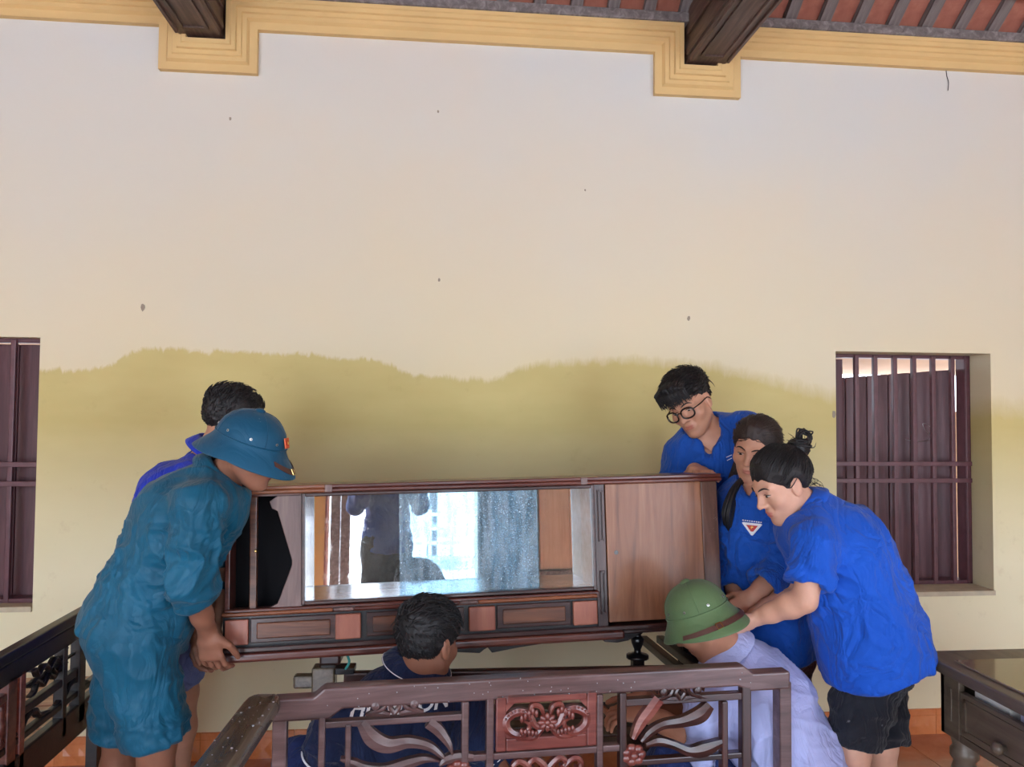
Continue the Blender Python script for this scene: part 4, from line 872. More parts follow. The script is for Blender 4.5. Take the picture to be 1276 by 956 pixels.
def _u(d, p, k): t = np.clip(0.5 + 0.5 * (p - d) / k, 0, 1); return p * (1 - t) + d * t - k * t * (1 - t)
def _s(d, p, k): p = -p; t = np.clip(0.5 - 0.5 * (p - d) / k, 0, 1); return p * (1 - t) + d * t + k * t * (1 - t)
def head_sdf(x, y, z):
    """x right, y forward, z up, metres; chin at -0.115, crown at 0.12"""
    ax = np.abs(x); d = _e(ax, y, z, (0, -0.014, 0.034), (0.076, 0.096, 0.085))
    d = _u(d, _e(ax, y, z, (0, 0.026, -0.028), (0.060, 0.062, 0.080)), 0.03)
    d = _u(d, _c(ax, y, z, (0.052, 0.0, -0.050), (0.020, 0.058, -0.094), 0.016, 0.015), 0.03)
    d = _u(d, _e(ax, y, z, (0, 0.066, -0.094), (0.022, 0.022, 0.018)), 0.02)
    d = _u(d, _e(ax, y, z, (0.043, 0.052, -0.020), (0.024, 0.024, 0.022)), 0.025)
    d = _u(d, _c(ax, y, z, (0.012, 0.083, 0.030), (0.046, 0.066, 0.032), 0.009, 0.010), 0.014)
    d = _s(d, _e(ax, y, z, (0.031, 0.098, 0.010), (0.020, 0.018, 0.013)), 0.014)
    d = _u(d, _e(ax, y, z, (0.031, 0.070, 0.009), (0.016, 0.013, 0.012)), 0.004)
    d = _u(d, _c(ax, y, z, (0, 0.082, 0.024), (0, 0.103, -0.018), 0.0075, 0.0105), 0.012)
    d = _u(d, _e(ax, y, z, (0, 0.1055, -0.0215), (0.0120, 0.0105, 0.0098)), 0.006)
    d = _u(d, _e(ax, y, z, (0.013, 0.092, -0.025), (0.009, 0.011, 0.008)), 0.006)
    d = _u(d, _e(ax, y, z, (0, 0.076, -0.058), (0.028, 0.014, 0.020)), 0.012)
    d = _u(d, _e(ax, y, z, (0, 0.0850, -0.0530), (0.023, 0.0080, 0.0043)), 0.005)
    d = _u(d, _e(ax, y, z, (0, 0.0835, -0.0625), (0.019, 0.0080, 0.0050)), 0.005)
    d = _s(d, _e(ax, y, z, (0, 0.096, -0.0580), (0.022, 0.010, 0.0016)), 0.003)
    d = _s(d, _e(ax, y, z, (0.0070, 0.101, -0.0315), (0.0042, 0.006, 0.0035)), 0.002)
    d = _s(d, _e(ax, y, z, (0.026, 0.098, -0.040), (0.004, 0.016, 0.016)), 0.010)
    yy, zz = y * 0.96 + z * 0.26, z * 0.96 - y * 0.26
    d = _u(d, _e(ax, yy, zz, (0.076, -0.008, -0.002), (0.008, 0.019, 0.031)), 0.008)
    d = _s(d, _e(ax, yy, zz, (0.086, -0.006, 0.002), (0.006, 0.010, 0.018)), 0.004)
    return d
_ys = np.linspace(0.14, -0.05, 400).astype(f32)
def face_y(x, z):
    v = head_sdf(np.full(400, x, f32), _ys, np.full(400, z, f32)); i = int(np.argmax(v < 0)); return float(_ys[i])
def hframe(c_, fwd, up): fwd = nrm(fwd); up = nrm(np.asarray(up, float) - fwd * (np.asarray(up, float) @ fwd)); return Frame(c_, np.cross(fwd, up), fwd, up)

def skin_mat(name, col, lip=(150, 70, 66)):
    m, nt, b = new_mat(name); v = coords(nt); f = noise(nt, v, 18.0, 4); c = srgb(*col)
    base = ramp(nt, f, [(0.3, tuple(q * 0.90 for q in c[:3]) + (1,)), (0.7, tuple(min(1, q * 1.08) for q in c[:3]) + (1,))])
    at = nt.nodes.new('ShaderNodeAttribute'); at.attribute_name = 'lip'; c2 = mixc(nt, math_n(nt, 'MULTIPLY', at.outputs['Fac'], 0.6), base, srgb(*lip))
    nt.links.new(c2, b.inputs['Base Color']); b.inputs['Roughness'].default_value = 0.48; b.inputs['Specular IOR Level'].default_value = 0.4
    b.inputs['Subsurface Weight'].default_value = 0.06; b.inputs['Subsurface Radius'].default_value = (0.01, 0.004, 0.002); bump(nt, b, noise(nt, v, 220.0, 2), 0.04, 0.002); return m
def hair_mat(name, col, rough=0.58):
    m, nt, b = new_mat(name); f = noise(nt, coords(nt), 60.0, 3); c = srgb(*col)
    nt.links.new(ramp(nt, f, [(0.3, tuple(q * 0.6 for q in c[:3]) + (1,)), (0.7, tuple(q * 1.5 for q in c[:3]) + (1,))]), b.inputs['Base Color']); b.inputs['Roughness'].default_value = rough; return m
M['hair'] = hair_mat('black_hair', (20, 18, 20)); M['hair_brown'] = hair_mat('dark_brown_hair', (46, 34, 30)); M['brow'] = hair_mat('eyebrow_hair', (28, 22, 22), 0.8)
M['sclera'] = plain('eye_white', (188, 178, 170), 0.25, 0, 0.03); M['iris'] = plain('dark_iris', (26, 16, 12), 0.12)

def face_parts(body, hf, sc, gaze=0.0, brow_up=0.0, open_=1.0):
    """eyes, lashes and brows laid on the face"""
    Q = lambda x, y, z: hf(x * sc, y * sc, z * sc)
    for s in (-1, 1):
        ye = face_y(0.031, 0.009); e_ = MB(); fr = Frame(Q(s * 0.031, ye - 0.0052, 0.008), hf.x, hf.y, hf.z)
        e_.ball((0, 0, 0), 0.0125 * sc, 0.0070 * sc, 0.0050 * open_ * sc, fr, 12, 8); ey = e_.build('eye', M['sclera'], body, smooth=True)
        MB().ball((0, 0.0042 * sc, -0.0008 * sc + gaze), 0.0066 * sc, 0.0045 * sc, 0.0052 * open_ * sc, fr, 10, 7).build('iris', M['iris'], ey, smooth=True)
        pts = [Q(s * (0.031 + a * 0.0155), face_y(0.031 + a * 0.0155, 0.0105 + 0.004 * open_ * (1 - a * a)) + 0.0008, 0.0105 + 0.004 * open_ * (1 - a * a) - 0.001 * a) for a in np.linspace(-1, 1, 7)]
        MB().tube(pts, [0.0006 * sc, 0.0012 * sc, 0.0014 * sc, 0.0015 * sc, 0.0015 * sc, 0.0014 * sc, 0.0008 * sc], 6).build('eyelashes', M['brow'], body)
        bp = [(0.012, 0.030), (0.022, 0.0345), (0.034, 0.0365), (0.044, 0.034), (0.052, 0.028)]
        pts = [Q(s * a, face_y(a, b + brow_up) + 0.0006, b + brow_up) for a, b in bp]
        MB().tube(pts, [0.0016 * sc, 0.0030 * sc, 0.0030 * sc, 0.0024 * sc, 0.0008 * sc], 6, 3).build('eyebrow', M['brow'], body)

# ------------------------------------------------------------------ hair
def hair_shell(fn, lo, hi, step=0.0042):
    F_ = Field(lo, hi, step); F_.apply(np.array(lo), np.array(hi), fn, 0.0001); V, Q = F_.mesh(); V = relax(V, Q, 1); N = normals(V, Q)
    return V, Q, N
def strands(V, N, n, flow, length, r0, r, lift=0.12, seg=5, wob=0.25, grav=None):
    """tapered locks rooted on the shell, following a flow field in head space"""
    out = MB(); nr = np.random.RandomState(r); pick = nr.randint(0, len(V), n)
    for i in pick:
        p, nn = V[i].copy(), N[i]; L = length(p) * nr.uniform(0.7, 1.25); pts = [p - nn * 0.004]
        if L <= 0 or (abs(p[0]) > 0.055 and p[2] < 0.042 and -0.036 < p[1] < 0.024): continue
        jit = nr.normal(0, wob, 3)
        for k in range(seg):
            d = np.asarray(flow(p), float) + jit; d = d - nn * (d @ nn); d = nrm(d) + nn * lift * (1 - k / seg * 0.8)
            if grav is not None: d = d + np.asarray(grav) * (k / seg)
            p = p + nrm(d) * L / seg; pts.append(p.copy()); c_ = p - np.array([0, -0.012, 0.03]); nn = nrm(c_ / np.array([0.08, 0.1, 0.09]) ** 1)
        rr = r0 * nr.uniform(0.7, 1.3); out.tube(pts, [rr * (1 - 0.85 * (k / seg) ** 1.6) for k in range(seg + 1)], 4, 0, False)
    return out
def emit_hair(name, body, hf, sc, mat, parts, label=None):
    VV, FF = [], []; n = 0
    for V, Fc in parts:
        V = np.asarray(V); VV.append(V); FF += [tuple(int(i) + n for i in f) for f in Fc]; n += len(V)
    V = np.concatenate(VV) * sc; V = hf.o + V[:, :1] * hf.x + V[:, 1:2] * hf.y + V[:, 2:] * hf.z
    o = mk(name, V, FF, mat, body, smooth=True)
    if label: o['label'] = label
    return o
def zline(y, ys, zs): return np.interp(y, ys, zs).astype(f32)
def short_hair(body, hf, sc, mat, ys, zs, top=0.016, side=0.006, flow=(0, 1, -0.2), ln=0.045, n=900, seed=1, lift=0.2, fringe=None, label=None, zmax=9.0):
    def fn(x, y, z):
        zl = zline(y, ys, zs) + f32(0.004) * np.sin(x * f32(190)) + f32(0.003) * np.sin(y * f32(230) + f32(1)); t = np.clip((z - 0.03) / 0.06, 0, 1); d = _e(np.abs(x), y, z, (0, -0.014, 0.036), (0.0770, 0.0970, 0.0860)) - (side + (top - side) * t) * (0.25 + 0.75 * np.clip((z - zl) / 0.02, 0, 1))
        return np.maximum(np.maximum(np.maximum(d, z - zmax), (zl - z) * 0.8), -_e(np.abs(x), y, z, (0.086, -0.008, -0.004), (0.022, 0.024, 0.034)))
    V, Q, N = hair_shell(fn, (-0.12, -0.15, -0.12), (0.12, 0.13, 0.16)); V = V + N * (0.006 * (vnoise(V * 90) - 0.5))[:, None]
    fl = flow if callable(flow) else (lambda p: flow); le = ln if callable(ln) else (lambda p: ln * np.clip((p[2] - 0.0) / 0.08, 0.25, 1))
    S = strands(V, N, n, fl, le, 0.0022, seed, lift); parts = [(V, Q), (np.array(S.V), S.F)]
    if fringe: parts += fringe
    return emit_hair('hair', body, hf, sc, mat, parts, label)

# ------------------------------------------------------------------ hands
def hand(F_, wr, d, n, t, curl=(0.5, 0.6, 0.4), sc=1.0, spread=0.06, thumb=(0.5, 0.75, 0.35)):
    d = nrm(d); n = nrm(np.asarray(n, float) - d * (np.asarray(n, float) @ d)); t0 = np.cross(d, n); t = t0 if t0 @ np.asarray(t, float) > 0 else -t0
    kn = wr + d * 0.088 * sc
    F_.sweep(wr - d * 0.01, wr + d * 0.035 * sc, t, (0.026 * sc, 0.019 * sc), (0.036 * sc, 0.017 * sc), 0.012)
    F_.sweep(wr + d * 0.035 * sc, kn - d * 0.006, t, (0.036 * sc, 0.016 * sc), (0.040 * sc, 0.011 * sc), 0.012)
    for off, L, r in ((0.031, 0.073, 0.0090), (0.0105, 0.081, 0.0094), (-0.0105, 0.075, 0.0090), (-0.0305, 0.060, 0.0080)):
        p = kn + t * off * sc - d * 0.008 - d * 0.12 * abs(off - 0.005) * sc; dd = nrm(d + t * (off / 0.03) * spread); a = 0.0
        for s_, cu in zip((0.46, 0.30, 0.26), curl):
            a += cu; q = p + (dd * math.cos(a) + n * math.sin(a)) * L * s_ * sc; F_.cone(p, q, r * sc, r * sc * 0.92, 0.004); p = q; r *= 0.92
    p = wr + d * 0.028 * sc + t * 0.024 * sc + n * 0.006; q = p + (d * thumb[0] + t * thumb[1] + n * thumb[2]) * 0.040 * sc
    F_.cone(p, q, 0.015 * sc, 0.011 * sc, 0.012); q2 = q + nrm(d * 0.9 + t * 0.25 + n * (thumb[2] + 0.1)) * 0.030 * sc; F_.cone(q, q2, 0.0105 * sc, 0.0095 * sc, 0.004)
    F_.cone(q2, q2 + nrm(d + n * 0.5) * 0.022 * sc, 0.0095 * sc, 0.0075 * sc, 0.004)

# ------------------------------------------------------------------ whole figures
def lerp(a, b, t): return np.asarray(a) * (1 - t) + np.asarray(b) * t
def collar(parent, name, neck, axis, fwd, mat, r=0.070, gap=0.5, tip=0.022, sx=1.0, hgt=0.038, spread=0.036, trim=None):
    axis = nrm(axis); fwd = nrm(fwd - axis * (fwd @ axis)); rt = np.cross(fwd, axis); n = 40; rows = [(0.004, -0.004), (-0.002, hgt * 0.85), (0.002, hgt), (0.008, hgt * 0.9), (spread * 0.7, hgt * 0.35), (spread, -0.002)]
    V = []
    for i in range(n):
        a = gap + (2 * math.pi - 2 * gap) * i / (n - 1); e_ = max(0, 1 - min(i, n - 1 - i) / 7.0)
        for k, (dr, hh) in enumerate(rows):
            w_ = (k / 5.0) ** 2 * e_; rr = r + dr + 0.010 * w_
            V.append(neck + axis * (hh - tip * w_ - 0.012 * e_ * (k < 4)) + (fwd * math.cos(a) * 1.0 + rt * math.sin(a) * sx) * rr)
    m = len(rows); Fc = [(i * m + k, i * m + k + 1, i * m + m + k + 1, i * m + m + k) for i in range(n - 1) for k in range(m - 1)]
    o = mk(name, V, Fc, mat, parent, smooth=True); s_ = o.modifiers.new('thick', 'SOLIDIFY'); s_.thickness = 0.003
    if trim is not None:
        MB().tube([V[i * m + 5] + axis * 0.003 for i in range(n)], 0.0022, 5).build('collar_trim', trim, o)
    return o
def person(label, J, skin, shirt, pants, hs=1.0, b=1.0, dep=1.0, hands=None, fine_head=True, arm=1.0, leg=1.0, face=None, base=0.0085, group='people lifting the furniture', skin_hide=False):
    J = {k: np.asarray(v, float) for k, v in J.items()}
    hf = hframe(J['hc'], J['hf'], J['hu']); sS, sH = nrm(J['shR'] - J['shL']), nrm(J['hipR'] - J['hipL'])
    up = nrm(J['neck'] - J['waist']); tf = nrm(np.cross(up, sS)); mid = (J['shR'] + J['shL']) / 2; uc = lerp(mid, J['neck'], 0.35) - tf * 0.0
    low = J['pelvis'] + nrm(J['pelvis'] - J['waist']) * 0.05
    st = [(low, sH, 0.150 * b, 0.108 * dep), (J['pelvis'], sH, 0.160 * b, 0.118 * dep), (J['waist'], nrm(sH + sS), 0.138 * b, 0.106 * dep), (J['chest'], sS, 0.158 * b, 0.120 * dep), (uc, sS, 0.140 * b, 0.092 * dep), (J['neck'], sS, 0.066, 0.060)]
    foot_l = {s: nrm([*(J['kn' + s] - J['hip' + s])[:2], 0.0]) for s in 'LR'}
    pts = np.array([v for k, v in J.items() if k not in ('hf', 'hu')]); lo, hi = pts.min(0) - 0.24, pts.max(0) + 0.24; lo[2] = -0.02
    boxes = [(hf.o - 0.15, hf.o + 0.15)] if fine_head else []
    hands = hands or {}
    for s, hd in hands.items(): boxes.append((J['wr' + s] - 0.10 + nrm(hd['d']) * 0.06, J['wr' + s] + 0.10 + nrm(hd['d']) * 0.06))
    F_ = Field(lo, hi, base, boxes, 0.0038)
    for (p, s1, w1, d1), (q, s2, w2, d2) in zip(st[:-1], st[1:]): F_.sweep(p, q, (s1 + s2) / 2, (w1, d1), (w2, d2), 0.04)
    for s in 'LR':
        sh, el, wr = J['sh' + s], J['el' + s], J['wr' + s]
        F_.cone(lerp(uc, sh, 0.45), sh, 0.062 * arm, 0.054 * arm, 0.04)
        F_.chain([sh, lerp(sh, el, 0.4), el, lerp(el, wr, 0.28), lerp(el, wr, 0.7), wr], [0.053 * arm, 0.047 * arm, 0.038 * arm, 0.041 * arm, 0.032 * arm, 0.026 * arm], 0.015)
        hp, kn, an = J['hip' + s], J['kn' + s], J['an' + s]
        F_.chain([hp, lerp(hp, kn, 0.45), kn, lerp(kn, an, 0.3), lerp(kn, an, 0.75), an], [0.088 * leg, 0.074 * leg, 0.054 * leg, 0.054 * leg, 0.038 * leg, 0.034 * leg], 0.03)
        fd = foot_l[s]; F_.cone(an - fd * 0.02 - np.array([0, 0, 0.03]), an - fd * 0.035 - np.array([0, 0, an[2] - 0.028]), 0.030, 0.028, 0.02)
        F_.sweep(an - np.array([0, 0, an[2] - 0.040]), an + fd * 0.16 - np.array([0, 0, an[2] - 0.022]), np.cross(fd, (0, 0, 1)), (0.036, 0.036), (0.040, 0.018), 0.03)
        hd = hands.get(s)
        if hd: hand(F_, wr, hd['d'], hd['n'], hd['t'], hd.get('curl', (0.5, 0.6, 0.4)), hd.get('sc', 1.0), hd.get('spread', 0.06), hd.get('thumb', (0.5, 0.75, 0.35)))
        else: hand(F_, wr, wr - el, tf, sS, (0.4, 0.5, 0.4))
    F_.local(hf, hs, 0.17 * hs, head_sdf, 0.012)
    F_.cone(J['neck'], hf(0, -0.022 * hs, -0.045 * hs), 0.060 * (0.5 + b / 2), 0.052 * (0.5 + b / 2), 0.022)
    V, Q = F_.mesh(); V = relax(V, Q, 1, 0.4)
    body = mk('person', V, Q, skin, None, origin=(J['pelvis'][0], J['pelvis'][1], 0.0), smooth=True)
    loc = (V - hf.o) @ np.array([hf.x, hf.y, hf.z]).T / hs
    lipw = np.minimum(_e(np.abs(loc[:, 0]), loc[:, 1], loc[:, 2], (0, 0.092, -0.0535), (0.023, 0.012, 0.0050)), _e(np.abs(loc[:, 0]), loc[:, 1], loc[:, 2], (0, 0.090, -0.0625), (0.019, 0.012, 0.0056)))
    at = body.data.attributes.new('lip', 'FLOAT', 'POINT'); at.data.foreach_set('value', np.clip(0.5 - lipw / 0.003, 0, 1).astype(np.float32))
    tag(body, label, 'person', group)
    if face is not None: face_parts(body, hf, hs, **face)
    # ---- shirt
    def garment(name, draw, lo_, hi_, mat, specs, stp=0.0065, seed=0.0):
        G = Field(np.asarray(lo_), np.asarray(hi_), stp); draw(G); V, Q = G.mesh(); V = relax(V, Q, 2); V = fold(V, Q, specs, seed) if specs else V
        return mk(name, V, Q, mat, body, smooth=True)
    out = {'body': body, 'hf': hf, 'tf': tf, 'up': up}
    if shirt:
        o_ = shirt.get('off', 0.018); hem = J['pelvis'] + nrm(J['pelvis'] - J['waist']) * shirt.get('hem', 0.08); dn = nrm(J['pelvis'] - J['waist'])
        ends = {}
        def draw(G):
            ss = [(hem + dn * 0.03, sH, 0.172 * b, 0.134 * dep)] + [(p, s_, w_, d_) for p, s_, w_, d_ in st[1:]]
            lo_w = shirt.get('loose', 0.0)
            for i, ((p, s1, w1, d1), (q, s2, w2, d2)) in enumerate(zip(ss[:-1], ss[1:])):
                x1, x2 = (o_ + lo_w * (1 if i < 3 else 0.3)), (o_ + lo_w * (1 if i < 2 else 0.3))
                if i == 4: x1, x2 = o_ * 0.6, o_ * 0.3
                G.sweep(p, q, (s1 + s2) / 2, (w1 + x1, d1 + x1), (w2 + x2, d2 + x2), 0.045, (hem, dn) if i < 2 else None)
            for s in 'LR':
                sh, el, wr = J['sh' + s], J['el' + s], J['wr' + s]; f_ = shirt.get('sleeve', 0.6); sr = shirt.get('sr', 0.074)
                G.cone(lerp(uc, sh, 0.4), sh, 0.066 * arm + o_ * 0.7, 0.056 * arm + o_ * 0.7, 0.04)
                if f_ <= 1:
                    e_ = lerp(sh, el, f_); ad = nrm(el - sh); G.cone(sh, e_ + ad * 0.03, 0.057 * arm + o_ * 0.8, sr, 0.02, 'u', (e_, ad)); mid_ = el; s0 = e_ - ad * 0.035
                    G.cone(s0, e_ + ad * 0.03, 0.052 * arm, 0.054 * arm + 0.004, 0.004, 's')
                else:
                    e_ = lerp(el, wr, f_ - 1); ad = nrm(wr - el); G.chain([sh, lerp(sh, el, 0.5), el], [0.057 * arm + o_ * 0.8, sr, sr * 0.92], 0.02); G.cone(el, e_ + ad * 0.03, sr * 0.92, sr * shirt.get('cuff', 0.80), 0.02, 'u', (e_, ad))
                    rr = 0.040 * arm + 0.006; G.cone(e_ - ad * 0.03, e_ + ad * 0.03, rr, rr, 0.004, 's')
                    if shirt.get('rolled'): G.cone(e_ - ad * 0.045, e_ - ad * 0.004, sr * 0.86, sr * 0.90, 0.006, 'u', (e_ - ad * 0.002, ad)); G.cone(e_ - ad * 0.03, e_ + ad * 0.03, rr, rr, 0.004, 's')
                ends[s] = (e_, ad)
            if shirt.get('vneck'): G.cone(J['neck'] + tf * 0.05 + up * 0.06, J['neck'] + tf * 0.125 - up * (shirt['vneck'] - 0.02), 0.056, 0.012, 0.004, 's'); G.cone(J['neck'] + tf * 0.12 + up * 0.07, J['neck'] + tf * 0.16 - up * (shirt['vneck'] - 0.02), 0.060, 0.014, 0.004, 's')
            G.cone(J['neck'] + nrm(J['hc'] - J['neck']) * 0.004, J['neck'] + nrm(J['hc'] - J['neck']) * 0.16, 0.070, 0.080, 0.006, 's')
        fa_ = shirt.get('amp', 1.0)
        l_, h_ = pts.min(0) - 0.2, pts.max(0) + 0.2; l_[2] = max(l_[2], hem[2] - 0.25); h_[2] = J['neck'][2] + 0.16
        spec = [(sS * 0.5 + up * 0.5, 3.5, 10, 0.012 * fa_, None, 0), (sS - up * 0.5, 2.5, 17, 0.020 * fa_, J['waist'], 0.18)]
        for s in 'LR': spec.append((np.cross(J['el' + s] - J['sh' + s], (0.3, 1, 0.2)), 4, 18, 0.022 * fa_, lerp(J['sh' + s], J['el' + s], 0.7), 0.13))
        spec += shirt.get('folds', [])
        sh_o = garment(shirt.get('name', 'shirt'), draw, l_, h_, shirt['mat'], spec, shirt.get('step', 0.0055), shirt.get('seed', 0.0)); out['shirt'] = sh_o; out['ends'] = ends
        if shirt.get('label'): sh_o['label'] = shirt['label']
        if shirt.get('collar', True):
            kw = dict(shirt.get('collar_kw', {})); ca = nrm(nrm(J['hc'] - J['neck']) + up * 0.6); collar(sh_o, 'collar', J['neck'] + ca * max(0.030, np.linalg.norm(J['hc'] - J['neck']) - 0.135) + tf * 0.002, ca, tf, shirt.get('collar_mat', shirt['mat']), **kw)
    if pants:
        o_ = pants.get('off', 0.016); f_ = pants.get('leg', 0.95)
        def drawp(G):
            for (p, s1, w1, d1), (q, s2, w2, d2) in zip(st[:2], st[1:3]): G.sweep(p, lerp(p, q, 0.8), (s1 + s2) / 2, (w1 + o_ * 0.7, d1 + o_ * 0.7), (w2 + o_ * 0.7, d2 + o_ * 0.7), 0.04)
            for s in 'LR':
                hp, kn, an = J['hip' + s], J['kn' + s], J['an' + s]; hr = pants.get('hr', 0.075)
                if f_ <= 1.2:
                    ad = nrm(kn - hp); e_ = hp + (kn - hp) * f_; G.cone(hp, lerp(hp, e_, 0.5), 0.084 * leg + o_, (0.080 * leg + o_ + hr) / 2, 0.05); G.cone(lerp(hp, e_, 0.5), e_ + ad * 0.02, (0.080 * leg + o_ + hr) / 2, hr, 0.02, 'u', (e_, ad))
                    if pants.get('cuff'): G.cone(e_ - ad * pants['cuff'], e_ + ad * 0.01, hr + 0.004, hr + 0.005, 0.004, 'u', (e_ + ad * 0.001, ad))
                    G.cone(e_ - ad * 0.03, e_ + ad * 0.04, 0.058 * leg + 0.004, 0.058 * leg + 0.004, 0.004, 's')
                else:
                    e_ = lerp(kn, an, f_ - 1); ad = nrm(an - kn); G.chain([hp, kn], [0.090 * leg + o_, 0.062 * leg + o_], 0.04); G.cone(kn, e_ + ad * 0.03, 0.062 * leg + o_, hr, 0.02, 'u', (e_, ad))
        l_, h_ = pts.min(0) - 0.2, pts.max(0) + 0.2; l_[2] = -0.01; h_[2] = max(J['pelvis'][2], J['knL'][2], J['knR'][2]) + 0.24
        spec = [(sH, 4, 15, 0.012, None, 0)]
        for s in 'LR': spec.append((np.cross(J['kn' + s] - J['hip' + s], (0.2, 1, 0.1)), 5, 20, 0.014, lerp(J['hip' + s], J['kn' + s], 0.75), 0.14))
        p_o = garment(pants.get('name', 'shorts'), drawp, l_, h_, pants['mat'], spec, pants.get('step', 0.0065), 3.3); out['pants'] = p_o
        if pants.get('label'): p_o['label'] = pants['label']
    return out
def below(kn, dx, dy, z=0.075): return np.array([kn[0] + dx, kn[1] + dy, z])

# ------------------------------------------------------------------ cork helmets
def helmet(body, hc, fwd, up, mat, dark, label, a=0.112, w=0.094, off=0.028, strap_arc=None, badge=False, strap_mat=None, brim=1.0, hk=0.88):
    hf = hframe(hc, fwd, up); o_ = hf(0, -0.008, off); fr = Frame(o_, hf.x, hf.y, hf.z); n = 56
    prof = [(0.10, 0.098), (0.30, 0.095), (0.52, 0.086), (0.72, 0.069), (0.88, 0.045), (0.97, 0.018), (1.0, -0.004), (1.03, -0.014), (1.09, -0.024), (1.20, -0.038), (1.31, -0.056), (1.325, -0.060), (1.31, -0.0625), (1.20, -0.047), (1.08, -0.034), (1.0, -0.02), (0.95, -0.01), (0.8, 0.03)]
    V = []
    for r, h_ in prof:
        for j in range(n):
            t = 2 * math.pi * j / n; c_, s_ = math.cos(t), math.sin(t); ex = max(r - 1.0, 0); lng = 1 + ex * 0.45 * (abs(s_) ** 2) * brim
            q = (w * r * c_, a * r * s_ * lng, h_ * (hk if h_ > 0 else 1) - ex * 0.05 * (abs(s_)) * brim); V.append(fr(*q))
    V.append(fr(0, 0, 0.099 * hk)); m = len(prof)
    Fc = [(i * n + j, i * n + n + j, i * n + n + (j + 1) % n, i * n + (j + 1) % n) for i in range(m - 1) for j in range(n)] + [(m * n, j, (j + 1) % n) for j in range(n)]
    hm = mk('helmet', V, Fc, mat, body, smooth=True); hm['label'] = label
    MB().lathe([(0.016, 0.0), (0.015, 0.006), (0.008, 0.010), (0.001, 0.011)], Frame(fr(0, 0, 0.096 * hk), fr.x, fr.y, fr.z), 16).build('helmet_button', mat, hm, smooth=True)
    band = [fr(w * 1.012 * math.cos(t), a * 1.012 * math.sin(t), -0.002) for t in np.linspace(0, 2 * math.pi, 49)]
    MB().tube(band, 0.0025, 5, 0, False).build('helmet_seam', mat, hm)
    for k in range(4):                                                  # panel seams over the dome
        t = math.pi / 4 + k * math.pi / 2; MB().tube([fr(w * r * 1.004 * math.cos(t), a * r * 1.004 * math.sin(t), h_ * (hk if h_ > 0 else 1) + 0.0006) for r, h_ in prof[:7]], 0.0011, 5, 3, False).build('helmet_seam', mat, hm)
    for t in (0.35, 1.15, 2.0, 2.8, 3.5, 4.3, 5.1, 5.9):
        c_, s_ = math.cos(t), math.sin(t); nn = nrm(fr.x * c_ / w + fr.y * s_ / a + fr.z * 1.5); p = fr(w * 0.975 * c_, a * 0.975 * s_, 0.018 * hk); u_ = nrm(np.cross(nn, fr.z)); v_ = np.cross(nn, u_)
        ey = MB().lathe([(0.0042, -0.001), (0.0042, 0.0012), (0.0022, 0.0016)], Frame(p, u_, v_, nn), 12).build('eyelet', M['steel'], hm)
        MB().lathe([(0.0018, 0.0016), (0.0016, 0.0021)], Frame(p, u_, v_, nn), 8).build('eyelet_hole', M['black'], ey)
    def brim_pt(t, r, lift=0.003):
        hh = float(np.interp(r, [x[0] for x in prof[6:12]], [x[1] for x in prof[6:12]])); c_, s_ = math.cos(t), math.sin(t); ex = max(r - 1, 0); lng = 1 + ex * 0.45 * s_ * s_ * brim
        return fr(w * r * c_, a * r * s_ * lng, hh - ex * 0.05 * abs(s_) * brim + lift)
    if strap_arc:
        t0, t1, r0, r1 = strap_arc; ts = np.linspace(t0, t1, 26); rs = [r0 + (r1 - r0) * math.sin(math.pi * i / 25.0) for i in range(26)]
        V = []
        for t, r in zip(ts, rs):
            c_ = brim_pt(t, r, 0.0035); o2 = brim_pt(t, min(r + 0.033, 1.322), 0.0035); i2 = brim_pt(t, r - 0.033, 0.0035); V += [i2, o2]
        st_ = mk('strap', V, [(2 * i, 2 * i + 1, 2 * i + 3, 2 * i + 2) for i in range(25)], strap_mat, hm); sl = st_.modifiers.new('thick', 'SOLIDIFY'); sl.thickness = 0.003; sl.offset = 0
        q = 9; c_ = (V[2 * q] + V[2 * q + 1]) / 2; tx = nrm(V[2 * q + 3] - V[2 * q + 1]); ty = nrm(V[2 * q + 1] - V[2 * q]); tz = np.cross(tx, ty); tz = tz if tz @ fr.z > 0 else -tz; bf = Frame(c_ + tz * 0.003, tx, tz, ty); bk = MB()
        for x in (-0.009, 0.007): bk.box(x, x + 0.002, 0, 0.002, -0.010, 0.010, bf); bk.box(-0.009, 0.009, 0, 0.002, x * 1.1, x * 1.1 + 0.002, bf)
        bk.build('buckle', M['brass'], st_); MB().lathe([(0.004, 0), (0.003, 0.003)], Frame(V[2 * 21 + 1] * 0.5 + V[42] * 0.5, tx, ty, tz), 10).build('rivet', M['steel'], st_)
    if badge:
        p = fr(0, a * 0.985, 0.022); nn = nrm(fr.y * 0.9 + fr.z * 0.42); u_ = fr.x; v_ = nrm(np.cross(nn, u_)); v_ = v_ if v_ @ fr.z > 0 else -v_; bf = Frame(p + nn * 0.002, u_, nn, v_)
        bd = MB().box(-0.013, 0.013, -0.002, 0.003, -0.016, 0.016, bf).build('badge', plain('badge_orange', (214, 92, 44), 0.4), hm, bevel=0.001); MB().prism([(0.008 * math.cos(t), 0.010 * math.sin(t)) for t in np.linspace(0, 6.283, 13)[:-1]], 0.003, 0.0045, bf).build('badge_disc', plain('badge_red', (190, 40, 36), 0.4), bd)
        MB().prism([((0.0055 if k % 2 == 0 else 0.0022) * math.sin(k * math.pi / 5), (0.0065 if k % 2 == 0 else 0.0026) * math.cos(k * math.pi / 5)) for k in range(10)], 0.0045, 0.0055, bf).build('badge_star', plain('badge_gold', (236, 196, 90), 0.4), bd)
    return hm

